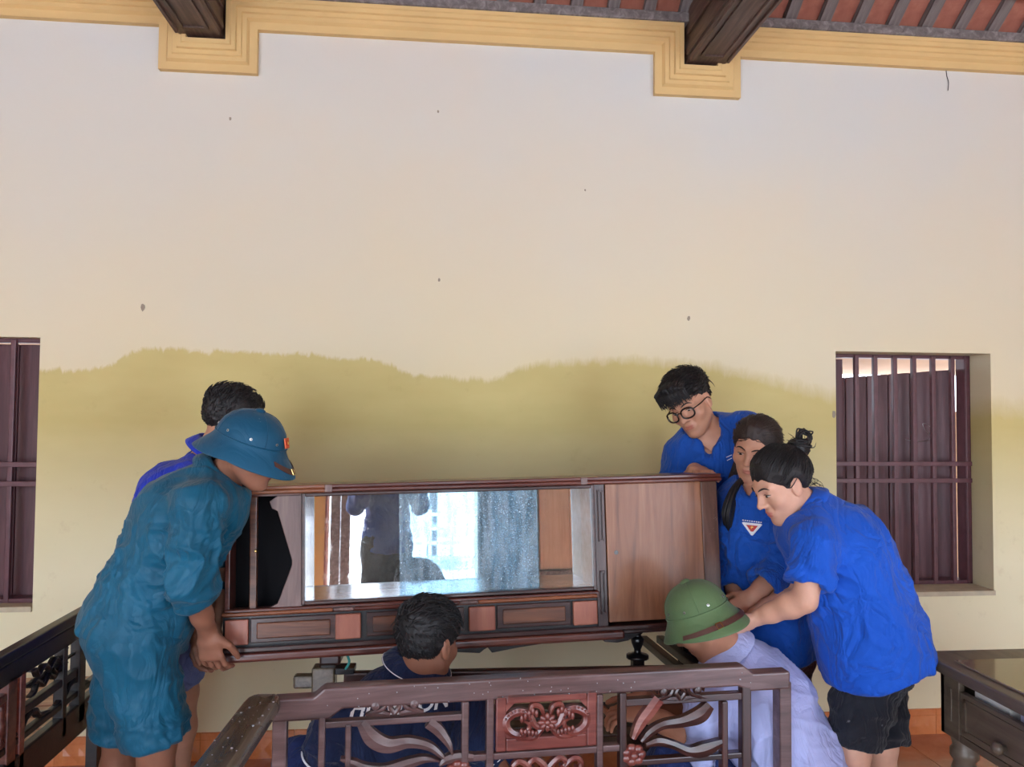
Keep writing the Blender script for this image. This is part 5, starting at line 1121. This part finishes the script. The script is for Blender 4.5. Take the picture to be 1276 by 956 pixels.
# ================================================================== the people
SK_tan = skin_mat('tan_skin', (176, 122, 96)); SK_dark = skin_mat('brown_skin', (150, 102, 80)); SK_light = skin_mat('light_skin', (206, 158, 134), (188, 70, 84)); SK_mid = skin_mat('warm_skin', (192, 142, 116), (166, 84, 78))
M['teal'] = cloth('teal_cloth', (0, 88, 118), 0.14, 0.58, spec=0.38, crease=0.26); M['royal'] = cloth('royal_blue_cloth', (16, 78, 172), 0.08); M['royal2'] = cloth('royal_blue_shirt', (14, 82, 190), 0.06); M['deep'] = cloth('deep_blue_shirt', (30, 58, 190), 0.08)
M['navy'] = cloth('navy_polo', (18, 32, 66), 0.12); M['lavender'] = cloth('lavender_shirt', (172, 178, 222), 0.06, crease=0.25); M['blackcl'] = cloth('black_cotton', (26, 28, 36), 0.2, 0.85, wet=(150, 150, 156)); M['navytr'] = cloth('navy_trousers', (30, 44, 92), 0.12)
M['lilac_cl'] = cloth('grey_lilac_shorts', (104, 112, 158), 0.1); M['maroon_cl'] = cloth('maroon_trousers', (70, 32, 40), 0.1); M['trim_white'] = plain('white_trim', (232, 234, 238), 0.7); M['green_helmet'] = cloth('olive_green_cloth', (88, 112, 74), 0.05, 0.7, crease=0.08); M['teal_helmet'] = cloth('teal_helmet_cloth', (10, 80, 112), 0.08, 0.6, wet=(170, 190, 200), crease=0.12); M['strap'] = plain('brown_leather', (84, 52, 44), 0.5)

# --- man in teal uniform, bent over the left end of the cabinet
J = dict(hc=P(312, 560, 2.36), hf=(0.93, -0.20, -0.34), hu=(0.32, -0.10, 0.94), neck=P(270, 603, 2.39), chest=P(234, 646, 2.38), waist=P(198, 712, 2.37), pelvis=P(172, 775, 2.36),
         shR=P(247, 632, 2.21), shL=P(262, 636, 2.56), elR=P(237, 722, 2.19), elL=P(262, 715, 2.60), wrR=P(258, 786, 2.335), wrL=P(248, 782, 2.47),
         hipR=P(170, 800, 2.28), hipL=P(164, 800, 2.45), knR=P(195, 922, 2.28), knL=P(152, 912, 2.45))
J['anR'] = below(J['knR'], -0.02, 0.05); J['anL'] = below(J['knL'], -0.04, 0.05)
A_ = person('man in a teal uniform and teal helmet bending over the left end of the cabinet', J, SK_dark,
            dict(mat=M['teal'], sleeve=1.30, sr=0.064, rolled=True, off=0.022, hem=0.04, cuff=0.95, amp=1.3, name='uniform_shirt', folds=[((0.3, 1, 0.2), 3, 20, 0.010, P(205, 720, 2.30), 0.14)], collar_kw=dict(gap=0.35)),
            dict(mat=M['teal'], leg=1.0, off=0.024, hr=0.090, cuff=0.05, name='uniform_shorts'), 1.0, 1.0, 1.02,
            hands=dict(R=dict(d=(0.14, 0.12, -1), n=(0.3, 1, 0), t=(1, 0, 0), curl=(0.35, 0.45, 0.4), sc=1.05, thumb=(0.7, 0.7, 0.3)), L=dict(d=(-0.05, 0.0, -1), n=(1, -0.2, 0), t=(0.3, -1, 0), curl=(0.5, 0.5, 0.4))), face=dict())
short_hair(A_['body'], A_['hf'], 1.0, M['hair'], [-0.12, -0.06, -0.02, 0.02, 0.05, 0.09], [-0.06, -0.05, 0.0, 0.02, 0.04, 0.07], 0.006, 0.004, (0, -0.2, -1), 0.012, 300, 3, zmax=0.03)
helmet(A_['body'], J['hc'], J['hf'], np.array([0.30, -0.12, 0.93]), M['teal_helmet'], None, 'teal cork helmet with an orange badge', badge=True, off=0.036, strap_arc=(math.radians(60), math.radians(150), 1.16, 1.27), strap_mat=M['strap'])

# --- man in blue behind him
J = dict(hc=P(289, 527, 2.80), hf=(0.80, 0.52, -0.30), hu=(0.25, 0.1, 0.95), neck=P(258, 577, 2.82), chest=P(226, 622, 2.82), waist=P(200, 690, 2.80), pelvis=P(205, 765, 2.78),
         shR=P(240, 612, 2.66), shL=P(268, 606, 2.98), elR=P(276, 682, 2.60), elL=P(285, 680, 2.98), wrR=P(270, 768, 2.56), wrL=P(290, 760, 2.85), hipR=P(212, 785, 2.70), hipL=P(205, 785, 2.87), knR=P(226, 862, 2.72), knL=P(190, 868, 2.92))
J['anR'] = below(J['knR'], -0.03, 0.06); J['anL'] = below(J['knL'], -0.06, 0.05)
B2 = person('man in a bright blue shirt mostly hidden behind the man in teal', J, SK_mid, dict(mat=M['deep'], sleeve=0.75, off=0.016), dict(mat=M['lilac_cl'], leg=0.85, hr=0.085), 0.99)
short_hair(B2['body'], B2['hf'], 0.99, M['hair'], [-0.12, -0.06, -0.02, 0.02, 0.05, 0.09], [-0.05, -0.04, 0.02, 0.02, 0.04, 0.066], 0.020, 0.008, (0, 0.3, 0.6), 0.03, 1100, 4, 0.5, label='short black hair')

# --- man in navy polo crouching with his back to the camera
J = dict(hc=P(533, 802, 2.27), hf=(0.62, 0.77, -0.16), hu=(0.08, 0.05, 1), neck=P(516, 842, 2.29), chest=P(500, 918, 2.29), waist=P(492, 990, 2.27), pelvis=P(488, 1050, 2.24),
         shL=P(424, 893, 2.26), shR=P(582, 888, 2.36), elL=P(398, 978, 2.30), elR=P(622, 965, 2.44), wrL=P(438, 1010, 2.52), wrR=P(618, 940, 2.66), hipL=P(450, 1062, 2.26), hipR=P(528, 1062, 2.28))
J['knL'] = J['hipL'] + (-0.22, 0.24, 0.16); J['knR'] = J['hipR'] + (0.22, 0.24, 0.16); J['anL'] = np.array([*(J['hipL'] + (-0.12, 0.10, 0))[:2], 0.075]); J['anR'] = np.array([*(J['hipR'] + (0.12, 0.10, 0))[:2], 0.075])
C_ = person('man in a navy polo with white lettering crouching with his back turned', J, SK_dark, dict(mat=M['navy'], sleeve=0.62, off=0.015, name='polo_shirt', sr=0.078, collar_kw=dict(trim=M['trim_white'], gap=0.3)), dict(mat=M['navytr'], leg=1.8, hr=0.06), 1.0, 1.04)
short_hair(C_['body'], C_['hf'], 1.0, M['hair'], [-0.12, -0.075, -0.03, 0.0, 0.02, 0.05, 0.09], [-0.07, -0.07, -0.035, 0.0, -0.01, 0.03, 0.066], 0.018, 0.005, lambda p: (0.3, 0.5, -0.5 if p[2] < 0.05 else 0.1), 0.04, 1200, 5, 0.25, label='thick black hair, short at the neck')
for s in 'LR':                                                          # white sleeve piping
    e_, ad = C_['ends'][s]; u_ = nrm(np.cross(ad, (0.2, 0.3, 1))); v_ = np.cross(ad, u_)
    MB().tube([e_ - ad * 0.012 + (u_ * math.cos(t) + v_ * math.sin(t)) * 0.079 for t in np.linspace(0, 2 * math.pi, 33)], 0.003, 5, 0, False).build('sleeve_trim', M['trim_white'], C_['shirt'])
def lettering(text, parent, target, c_, right, upv, out, height, mat, shear=0.25, name='lettering', extra=0.0025):
    cu = bpy.data.curves.new('t', 'FONT'); cu.body = text; cu.size = 1.0; cu.shear = shear; cu.align_x = 'CENTER'; cu.offset = 0.03; cu.resolution_u = 3
    to = bpy.data.objects.new('t', cu); COL.objects.link(to); dg = bpy.context.evaluated_depsgraph_get(); me = to.evaluated_get(dg).to_mesh()
    V = np.array([v.co[:] for v in me.vertices]); Fc = [tuple(p.vertices) for p in me.polygons]; bpy.data.objects.remove(to); bpy.data.curves.remove(cu)
    # cut long triangles by laying every vertex on the cloth
    from mathutils.bvhtree import BVHTree
    tm = target.data; org = origin_of(target); bv = BVHTree.FromPolygons([tuple(np.array(v.co) + org) for v in tm.vertices], [tuple(p.vertices) for p in tm.polygons])
    W = []
    for x, y, _ in V:
        p = np.asarray(c_) + right * x * height + upv * y * height; h_ = bv.ray_cast(Vector(p + out * 0.25), Vector(-out), 0.6); q = np.array(h_[0]) if h_[0] is not None else p
        W.append(q + out * extra)
    return mk(name, W, Fc, mat, parent)
tx = nrm(P(560, 878, 2.2) - P(445, 889, 2.16)); ou = nrm(np.cross(tx, (0, 0, 1)) + np.array([0, 0, 0.1])); tz = np.cross(ou, tx) * -1; tz = tz if tz[2] > 0 else -tz
lettering('HIKVISION\u00b0', C_['shirt'], C_['shirt'], P(503, 891, 2.18), tx, tz, ou, 0.060, M['trim_white'], 0.3)

# --- man in lavender shirt and green helmet crouching at the right
J = dict(hc=P(873, 774, 2.40), hf=(-0.62, 0.46, -0.62), hu=(-0.30, 0.0, 0.93), neck=P(912, 826, 2.42), chest=P(948, 882, 2.40), waist=P(984, 950, 2.37), pelvis=P(1004, 1018, 2.33),
         shL=P(884, 872, 2.31), shR=P(962, 842, 2.56), elL=P(876, 925, 2.28), elR=P(858, 885, 2.60), wrL=P(806, 890, 2.36), wrR=P(800, 866, 2.50), hipL=P(985, 1035, 2.26), hipR=P(1015, 1030, 2.42))
J['knL'] = P(842, 945, 2.38); J['knR'] = P(880, 960, 2.66); J['anL'] = np.array([*(J['knL'] + (0.12, 0.05, 0))[:2], 0.075]); J['anR'] = np.array([*(J['knR'] + (0.12, 0.0, 0))[:2], 0.075])
D_ = person('man in a lavender shirt and green helmet crouching behind the carved bench', J, SK_tan, dict(mat=M['lavender'], sleeve=1.02, off=0.02, sr=0.064, collar=True, loose=0.02), dict(mat=M['navytr'], leg=1.8, hr=0.06, name='trousers'), 1.0, 1.02,
            hands=dict(L=dict(d=(-0.9, 0.2, 0.0), n=(0.1, 0.3, -1), t=(-0.2, 0.9, 0.3)), R=dict(d=(-0.6, 0.0, -0.65), n=(-0.4, 0.5, 0.2), t=(-0.3, -0.8, 0.3))))
short_hair(D_['body'], D_['hf'], 1.0, M['hair'], [-0.12, -0.06, -0.02, 0.02, 0.05, 0.09], [-0.03, -0.02, 0.01, 0.02, 0.04, 0.07], 0.006, 0.004, (0, -0.2, -1), 0.012, 300, 6, zmax=0.02)
helmet(D_['body'], P(871, 772, 2.40), np.array([-0.40, 0.86, -0.30]), np.array([-0.14, -0.26, 0.95]), M['green_helmet'], None, 'olive green cork helmet with a brown strap over the brim', a=0.108, w=0.092, off=0.036, strap_arc=(math.radians(190), math.radians(335), 1.28, 1.20), strap_mat=M['strap'])

# --- young man with glasses behind the cabinet
hu = nrm(P(846, 516, 3) - P(857.5, 530.5, 3))
J = dict(hc=P(861, 505, 3.02), hf=(-0.60, -0.66, -0.42), hu=hu + np.array([0, -0.25, 0.0]), neck=P(888, 554, 3.09), chest=P(891, 606, 3.12), waist=P(894, 665, 3.13), pelvis=P(896, 715, 3.14),
         shR=P(850, 565, 3.14), shL=P(932, 537, 3.03), elR=P(840, 628, 3.12), elL=P(952, 610, 3.06), wrR=P(866, 585, 2.96), wrL=P(935, 650, 3.02), hipR=P(872, 735, 3.10), hipL=P(918, 735, 3.16), knR=P(874, 850, 3.08), knL=P(920, 850, 3.12))
J['anR'] = below(J['knR'], 0.0, 0.06); J['anL'] = below(J['knL'], 0.02, 0.05)
E_ = person('young man with black glasses and blue polo leaning over the back of the cabinet', J, SK_mid, dict(mat=M['royal'], sleeve=0.6, off=0.023, name='polo_shirt', vneck=0.05, collar_kw=dict(gap=0.95, r=0.072, spread=0.036)), dict(mat=M['blackcl'], leg=1.85, hr=0.06, name='trousers'), 1.0, 0.96,
            hands=dict(R=dict(d=(0.10, -1, -0.05), n=(0, 0, -1), t=(-1, 0, 0), curl=(0.25, 0.3, 0.3))), face=dict(open_=0.6, gaze=-0.0005))
hf = E_['hf']; nr_ = np.random.RandomState(4); frg = MB()
for k in range(170):                                                    # heavy fringe falling forward
    x = nr_.uniform(-0.062, 0.062); y0_ = nr_.uniform(-0.01, 0.06); zc_ = 0.128 - 0.35 * x * x / 0.06 - (y0_ / 0.1) ** 2 * 0.03
    tipz = nr_.uniform(0.040, 0.068); frg.tube([(x, y0_, zc_), (x * 1.05 + 0.004, y0_ + 0.05, zc_ + 0.004), (x * 1.1 + 0.006, 0.105 - abs(x) * 0.25, 0.098), (x * 1.12 + nr_.normal(0, 0.006), 0.112 - abs(x) * 0.35, tipz)], [0.004, 0.0048, 0.0042, 0.0008], 4, 3, False)
short_hair(E_['body'], hf, 1.0, M['hair'], [-0.12, -0.07, -0.02, 0.0, 0.03, 0.05, 0.09], [-0.04, -0.02, 0.03, 0.03, 0.045, 0.05, 0.062], 0.026, 0.005, (0.1, 1, 0.1), 0.055, 1100, 9, 0.25, [(np.array(frg.V), frg.F)], 'thick black hair with a heavy fringe')
gm = plain('black_frame', (14, 13, 14), 0.25); gb = MB()                # spectacles
yg = face_y(0.0, 0.012) + 0.012
for s in (-1, 1):
    ring = [hf(s * (0.0345 + 0.0255 * math.cos(t) * (abs(math.cos(t)) ** -0.2)), yg - 0.010 * (0.4 + math.cos(t) * 0.6) , 0.005 + 0.0205 * math.sin(t) * (abs(math.sin(t)) + 1e-3) ** -0.2) for t in np.linspace(0.01, 2 * math.pi + 0.01, 29)]
    gb.tube(ring, 0.0034, 6, 0, False)
    gb.tube([hf(s * 0.056, yg - 0.010, 0.012), hf(s * 0.068, yg - 0.022, 0.013), hf(s * 0.0775, yg - 0.055, 0.012), hf(s * 0.081, 0.0, 0.010), hf(s * 0.080, -0.02, -0.008)], 0.0024, 6, 3)
gb.tube([hf(-0.011, yg - 0.003, 0.010), hf(0, yg, 0.014), hf(0.011, yg - 0.003, 0.010)], 0.0022, 6, 3)
gb.build('glasses_frame', gm, E_['body'], smooth=True)
def lens_glass():
    m, nt, b = new_mat('lens_glass'); out = [n for n in nt.nodes if n.type == 'OUTPUT_MATERIAL'][0]; g_ = nt.nodes.new('ShaderNodeBsdfTransparent'); gl_ = nt.nodes.new('ShaderNodeBsdfGlossy'); gl_.inputs['Roughness'].default_value = 0.03
    fr_ = nt.nodes.new('ShaderNodeFresnel'); fr_.inputs[0].default_value = 1.12; mx = nt.nodes.new('ShaderNodeMixShader'); nt.links.new(fr_.outputs[0], mx.inputs[0]); nt.links.new(g_.outputs[0], mx.inputs[1]); nt.links.new(gl_.outputs[0], mx.inputs[2]); nt.links.new(mx.outputs[0], out.inputs[0]); return m
lg = lens_glass()
for s in (-1, 1): mk('lens', [hf(s * (0.0345 + 0.025 * math.cos(t)), yg - 0.010 * (0.4 + math.cos(t) * 0.6), 0.005 + 0.020 * math.sin(t)) for t in np.linspace(0, 2 * math.pi, 25)[:-1]], [tuple(range(24))], lg, E_['body'])
# small white stitching on the chest
def on_cloth(target, px, py, lift=0.003):
    from mathutils.bvhtree import BVHTree
    tm = target.data; org = origin_of(target); bv = BVHTree.FromPolygons([tuple(np.array(v.co) + org) for v in tm.vertices], [tuple(p.vertices) for p in tm.polygons])
    r = nrm(ray(px, py)); hq = bv.ray_cast(Vector(CAM_C), Vector(r), 6.0); return np.array(hq[0]) - r * lift if hq[0] is not None else None
for k in range(2):
    a_, b_ = on_cloth(E_['shirt'], 905 + k, 570 + 4 * k), on_cloth(E_['shirt'], 912, 567 + 4 * k)
    if a_ is not None and b_ is not None: MB().tube([a_, b_], 0.0014, 5).build('chest_stitching', M['trim_white'], E_['shirt'])

# --- older woman in blue, right of the cabinet
J = dict(hc=P(941, 561, 2.80), hf=(-0.62, -0.70, -0.30), hu=(0.06, -0.2, 0.97), neck=P(946, 612, 2.83), chest=P(948, 665, 2.82), waist=P(950, 735, 2.81), pelvis=P(958, 792, 2.82),
         shR=P(912, 632, 2.86), shL=P(984, 638, 2.74), elR=P(910, 700, 2.84), elL=P(972, 712, 2.66), wrR=P(918, 752, 2.72), wrL=P(938, 742, 2.60), hipR=P(935, 805, 2.85), hipL=P(975, 805, 2.79), knR=P(932, 885, 2.80), knL=P(975, 885, 2.74))
J['anR'] = below(J['knR'], 0, 0.06); J['anL'] = below(J['knL'], 0, 0.06)
F2 = person('older woman in a long sleeved blue shirt with a red triangle emblem', J, SK_mid, dict(mat=M['royal'], sleeve=1.62, off=0.016, sr=0.066, cuff=0.8, hem=0.05, loose=0.012, name='uniform_shirt', vneck=0.025, collar_kw=dict(gap=0.5, r=0.060), rolled=True), dict(mat=M['maroon_cl'], leg=1.85, hr=0.07, name='trousers'), 0.94, 0.92,
            hands=dict(L=dict(d=(-0.75, 0.1, -0.65), n=(-0.3, 0.4, -0.6), t=(-0.2, -0.6, 0.6), sc=0.92)), face=dict(open_=0.75, brow_up=0.0), arm=0.92, leg=0.95)
hf = F2['hf']
def drawn_back(body, hf, sc, mat, ys, zs, tgt, seed, th=0.010, n=700, extra=(), label=None):
    def fn(x, y, z):
        zl = zline(y, ys, zs) + f32(0.004) * np.sin(x * f32(170)) + f32(0.003) * np.sin(y * f32(210) + f32(1)); d = _e(np.abs(x), y, z, (0, -0.014, 0.036), (0.0770, 0.0970, 0.0860)) - th * (0.06 + 0.94 * np.clip((z - zl) / 0.07, 0, 1))
        return np.maximum(np.maximum(d, (zl - z) * 0.8), -_e(np.abs(x), y, z, (0.086, -0.008, -0.004), (0.022, 0.022, 0.034)))
    V, Q, N = hair_shell(fn, (-0.12, -0.15, -0.12), (0.12, 0.13, 0.16)); V = V + N * (0.004 * (vnoise(V * np.array([60, 60, 60])) - 0.5))[:, None]
    S = strands(V, N, n, lambda p: np.asarray(tgt) - p, lambda p: 0.09, 0.0017, seed, 0.012, 6, 0.006); return emit_hair('hair', body, hf, sc, mat, [(V, Q), (np.array(S.V), S.F)] + list(extra), label)
lk = MB()
for k in range(26):                                                     # long hair falling down behind her shoulder
    x0 = 0.03 + 0.045 * (k % 7) / 6.0; lk.tube([(x0, -0.07, -0.02 - 0.004 * k / 3), (x0 + 0.018, -0.085 + 0.003 * (k % 5), -0.10), (x0 + 0.03 + 0.003 * (k % 4), -0.06 + 0.004 * (k % 6), -0.20), (x0 + 0.035 + 0.002 * (k % 3), -0.03, -0.30 - 0.003 * k)], [0.008, 0.011, 0.010, 0.002], 6, 4, False)
drawn_back(F2['body'], hf, 0.94, M['hair_brown'], [-0.12, -0.06, -0.03, 0.0, 0.025, 0.045, 0.065, 0.09], [-0.10, -0.09, -0.03, 0.0, -0.005, 0.04, 0.066, 0.084], (0, -0.14, -0.03), 21, 0.014, 1300, [(np.array(lk.V), lk.F)], 'dark brown hair tied back, long behind the shoulder')
# black lock of hair hanging at the cabinet end
sc_ = MB()
for k in range(22):
    a_, b_ = nr_.uniform(-7, 7), nr_.uniform(-0.015, 0.015); sc_.tube([P(926 + a_ * 0.4, 596, 2.80 + b_), P(915 + a_ * 0.7, 612, 2.76 + b_), P(908 + a_, 635, 2.735 + b_), P(906 + a_ * 0.7, 660 + a_, 2.74 + b_)], [0.006, 0.007, 0.007, 0.001], 5, 4)
tag(sc_.build('hair_lock', M['hair'], F2['body'], smooth=True), 'long black lock of hair in front of the shoulder')
def emblem(parent, target, px, py, d, out):
    from mathutils.bvhtree import BVHTree
    tm = target.data; org = origin_of(target); bv = BVHTree.FromPolygons([tuple(np.array(v.co) + org) for v in tm.vertices], [tuple(p.vertices) for p in tm.polygons])
    def lay(pts, lift, m, nm, par):
        W = []
        for a, b in pts:
            r = nrm(ray(a, b)); hq = bv.ray_cast(Vector(CAM_C), Vector(r), 6.0); q = np.array(hq[0]) if hq[0] is not None else P(a, b, d)
            W.append(q - r * lift)
        return mk(nm, W, [tuple(range(len(W)))], m, par)
    base_ = lay([(px - 12.5, py - 7.5), (px - 11, py - 8.4), (px + 11, py - 6), (px + 13, py - 5), (px + 1, py + 8.5), (px - 1, py + 8.3)], 0.006, M['trim_white'], 'emblem', parent); base_['label'] = 'white bordered red triangle with a gold star'
    lay([(px - 7.5, py - 5), (px + 7.5, py - 3.5), (px, py + 5.5)], 0.0085, bpy.data.materials['badge_red'], 'emblem_field', base_)
    lay([(px + (2.6 if k % 2 == 0 else 1.1) * math.sin(k * math.pi / 5), py - 1.5 - (2.6 if k % 2 == 0 else 1.1) * math.cos(k * math.pi / 5)) for k in range(10)], 0.010, bpy.data.materials['badge_gold'], 'emblem_star', base_)
    for k in range(9): lay([(px - 12 + 2.8 * k, py - 11.5 + 0.35 * k), (px - 10.2 + 2.8 * k, py - 11.3 + 0.35 * k), (px - 10.2 + 2.8 * k, py - 9.8 + 0.35 * k), (px - 12 + 2.8 * k, py - 10.0 + 0.35 * k)], 0.006, M['trim_white'], 'emblem_stitching', base_)
emblem(F2['shirt'], F2['shirt'], 937, 659, 2.66, None)

# --- woman with a hair bun leaning in from the right
J = dict(hc=P(974, 606, 2.46), hf=(-0.87, -0.14, -0.47), hu=(-0.42, 0.0, 0.90), neck=P(1010, 640, 2.47), chest=P(1046, 686, 2.46), waist=P(1069, 742, 2.45), pelvis=P(1086, 798, 2.45),
         shL=P(1016, 676, 2.32), shR=P(1018, 668, 2.62), elL=P(1003, 748, 2.28), elR=P(988, 742, 2.62), wrL=P(944, 770, 2.38), wrR=P(942, 765, 2.55), hipL=P(1088, 834, 2.38), hipR=P(1094, 832, 2.54), knL=P(1062, 930, 2.38), knR=P(1096, 928, 2.52))
J['anL'] = below(J['knL'], 0.02, 0.05); J['anR'] = below(J['knR'], 0.03, 0.05)
G_ = person('woman with a black hair bun and bright blue polo reaching in from the right', J, SK_light, dict(mat=M['royal2'], sleeve=0.72, off=0.018, sr=0.066, hem=0.075, loose=0.022, name='polo_shirt', collar_kw=dict(gap=0.6, r=0.056, hgt=0.03), folds=[((0.6, 0.2, -0.7), 2.5, 12, 0.010, P(1085, 750, 2.3), 0.18)]), dict(mat=M['blackcl'], leg=0.93, off=0.010, hr=0.084), 0.95, 0.94, 1.03,
            hands=dict(L=dict(d=(-0.75, 0.25, -0.55), n=(-0.5, 0.5, 0.1), t=(0.0, -0.3, 0.9), curl=(0.3, 0.4, 0.3), sc=0.93), R=dict(d=(-0.8, 0.0, -0.4), n=(0, -0.4, -1), t=(-0.3, -0.9, 0), sc=0.93)), face=dict(open_=0.7), arm=0.93, leg=0.95)
hf = G_['hf']; bn = MB(); nr_ = np.random.RandomState(8); bc = np.array([0.0, -0.124, 0.080]); bn.ball(bc, 0.036, 0.030, 0.034, WORLD, 14, 10)
for k in range(90):
    th0 = nr_.uniform(0, 6.28); ax_ = nrm(nr_.normal(0, 1, 3) * 0.35 + np.array([0, -0.55, 0.8])); u_ = nrm(np.cross(ax_, (1, 0.2, 0.1))); v_ = np.cross(ax_, u_); rr = nr_.uniform(0.018, 0.037); ofs = nr_.normal(0, 0.007)
    bn.tube([bc + ax_ * (ofs + 0.01 * t) + (u_ * math.cos(th0 + 4.6 * t) + v_ * math.sin(th0 + 4.6 * t)) * rr for t in np.linspace(0, 1, 11)], [0.0035] * 10 + [0.001], 5, 0, False)
bn.tube([bc + np.array([0, -0.01, 0.02]), bc + np.array([0, -0.030, 0.048]), bc + np.array([0.0, -0.058, 0.036]), bc + np.array([0, -0.056, 0.006]), bc + np.array([0, -0.03, -0.004])], [0.003, 0.004, 0.003, 0.004, 0.004], 6, 4)
for k in range(9):
    j_ = lambda: nr_.normal(0, 0.006, 3)
    bn.tube([bc + np.array([0, -0.01, 0.02]) + j_(), bc + np.array([0, -0.034, 0.044]) + j_(), bc + np.array([0.0, -0.056, 0.030]) + j_(), bc + np.array([0, -0.050, 0.004]) + j_(), bc + np.array([0, -0.02, -0.006])], [0.003, 0.003, 0.0025, 0.003, 0.003], 5, 4)
for k in range(16):
    d_ = nrm(nr_.normal(0, 1, 3) + np.array([0, -0.8, 0.5])); bn.tube([bc + d_ * 0.025, bc + d_ * 0.045 + nr_.normal(0, 0.004, 3), bc + d_ * 0.058 + nr_.normal(0, 0.008, 3)], [0.0022, 0.0016, 0.0004], 4, 3, False)
for k in range(14):
    z_ = nr_.uniform(-0.06, -0.01); bn.tube([(nr_.uniform(-0.04, 0.04), -0.098, z_), (nr_.uniform(-0.05, 0.05), -0.112, z_ - 0.02), (nr_.uniform(-0.05, 0.05), -0.115, z_ - 0.045)], [0.001, 0.0009, 0.0004], 4, 3, False)
drawn_back(G_['body'], hf, 0.95, M['hair'], [-0.12, -0.06, -0.03, 0.0, 0.025, 0.045, 0.065, 0.09], [-0.075, -0.065, -0.03, 0.0, -0.004, 0.034, 0.055, 0.074], (0, -0.10, 0.09), 22, 0.014, 1500, [(np.array(bn.V), bn.F)], 'black hair pulled up into a looped bun')

# --- the photographer, seen in the cabinet mirror
J = dict(hc=(0.0, -0.42, 1.64), hf=(0, 1, -0.12), hu=(0, 0.1, 1), neck=(0, -0.47, 1.48), chest=(0, -0.47, 1.32), waist=(0, -0.46, 1.12), pelvis=(0, -0.46, 0.94), shL=(-0.17, -0.46, 1.42), shR=(0.17, -0.46, 1.42), elL=(-0.24, -0.33, 1.20), elR=(0.24, -0.33, 1.20), wrL=(-0.10, -0.14, 1.47), wrR=(0.10, -0.14, 1.47),
         hipL=(-0.09, -0.46, 0.90), hipR=(0.09, -0.46, 0.90), knL=(-0.10, -0.44, 0.50), knR=(0.10, -0.44, 0.50), anL=(-0.10, -0.46, 0.075), anR=(0.10, -0.46, 0.075))
H_ = person('person in a dark blue jacket holding a phone, seen only in the cabinet mirror', J, SK_mid, dict(mat=cloth('blue_jacket', (34, 66, 150)), sleeve=1.8, sr=0.066, step=0.011, name='jacket'), dict(mat=M['blackcl'], leg=1.85, hr=0.06, step=0.012, name='trousers'), base=0.012, group='people taking pictures',
            hands=dict(L=dict(d=(0.3, 0.6, 0.5), n=(1, 0, 0), t=(0, 0.2, 1)), R=dict(d=(-0.3, 0.6, 0.5), n=(-1, 0, 0), t=(0, 0.2, 1))))
short_hair(H_['body'], H_['hf'], 1.0, M['hair'], [-0.12, -0.06, -0.02, 0.02, 0.05, 0.09], [-0.05, -0.04, 0.02, 0.02, 0.04, 0.066], 0.018, 0.006, (0, 0.5, 0.2), 0.03, 200, 11)
ph = empty('phone', (0, -0.03, 1.50), 'dark phone held up by the photographer, seen only in the cabinet mirror', 'phone')
MB().box(-0.078, 0.078, -0.036, -0.027, 1.492, 1.568).build('phone_body', M['black'], ph, bevel=0.004)
MB().box(-0.05, -0.02, -0.027, -0.0255, 1.535, 1.56).build('camera_bump', M['steel'], ph)
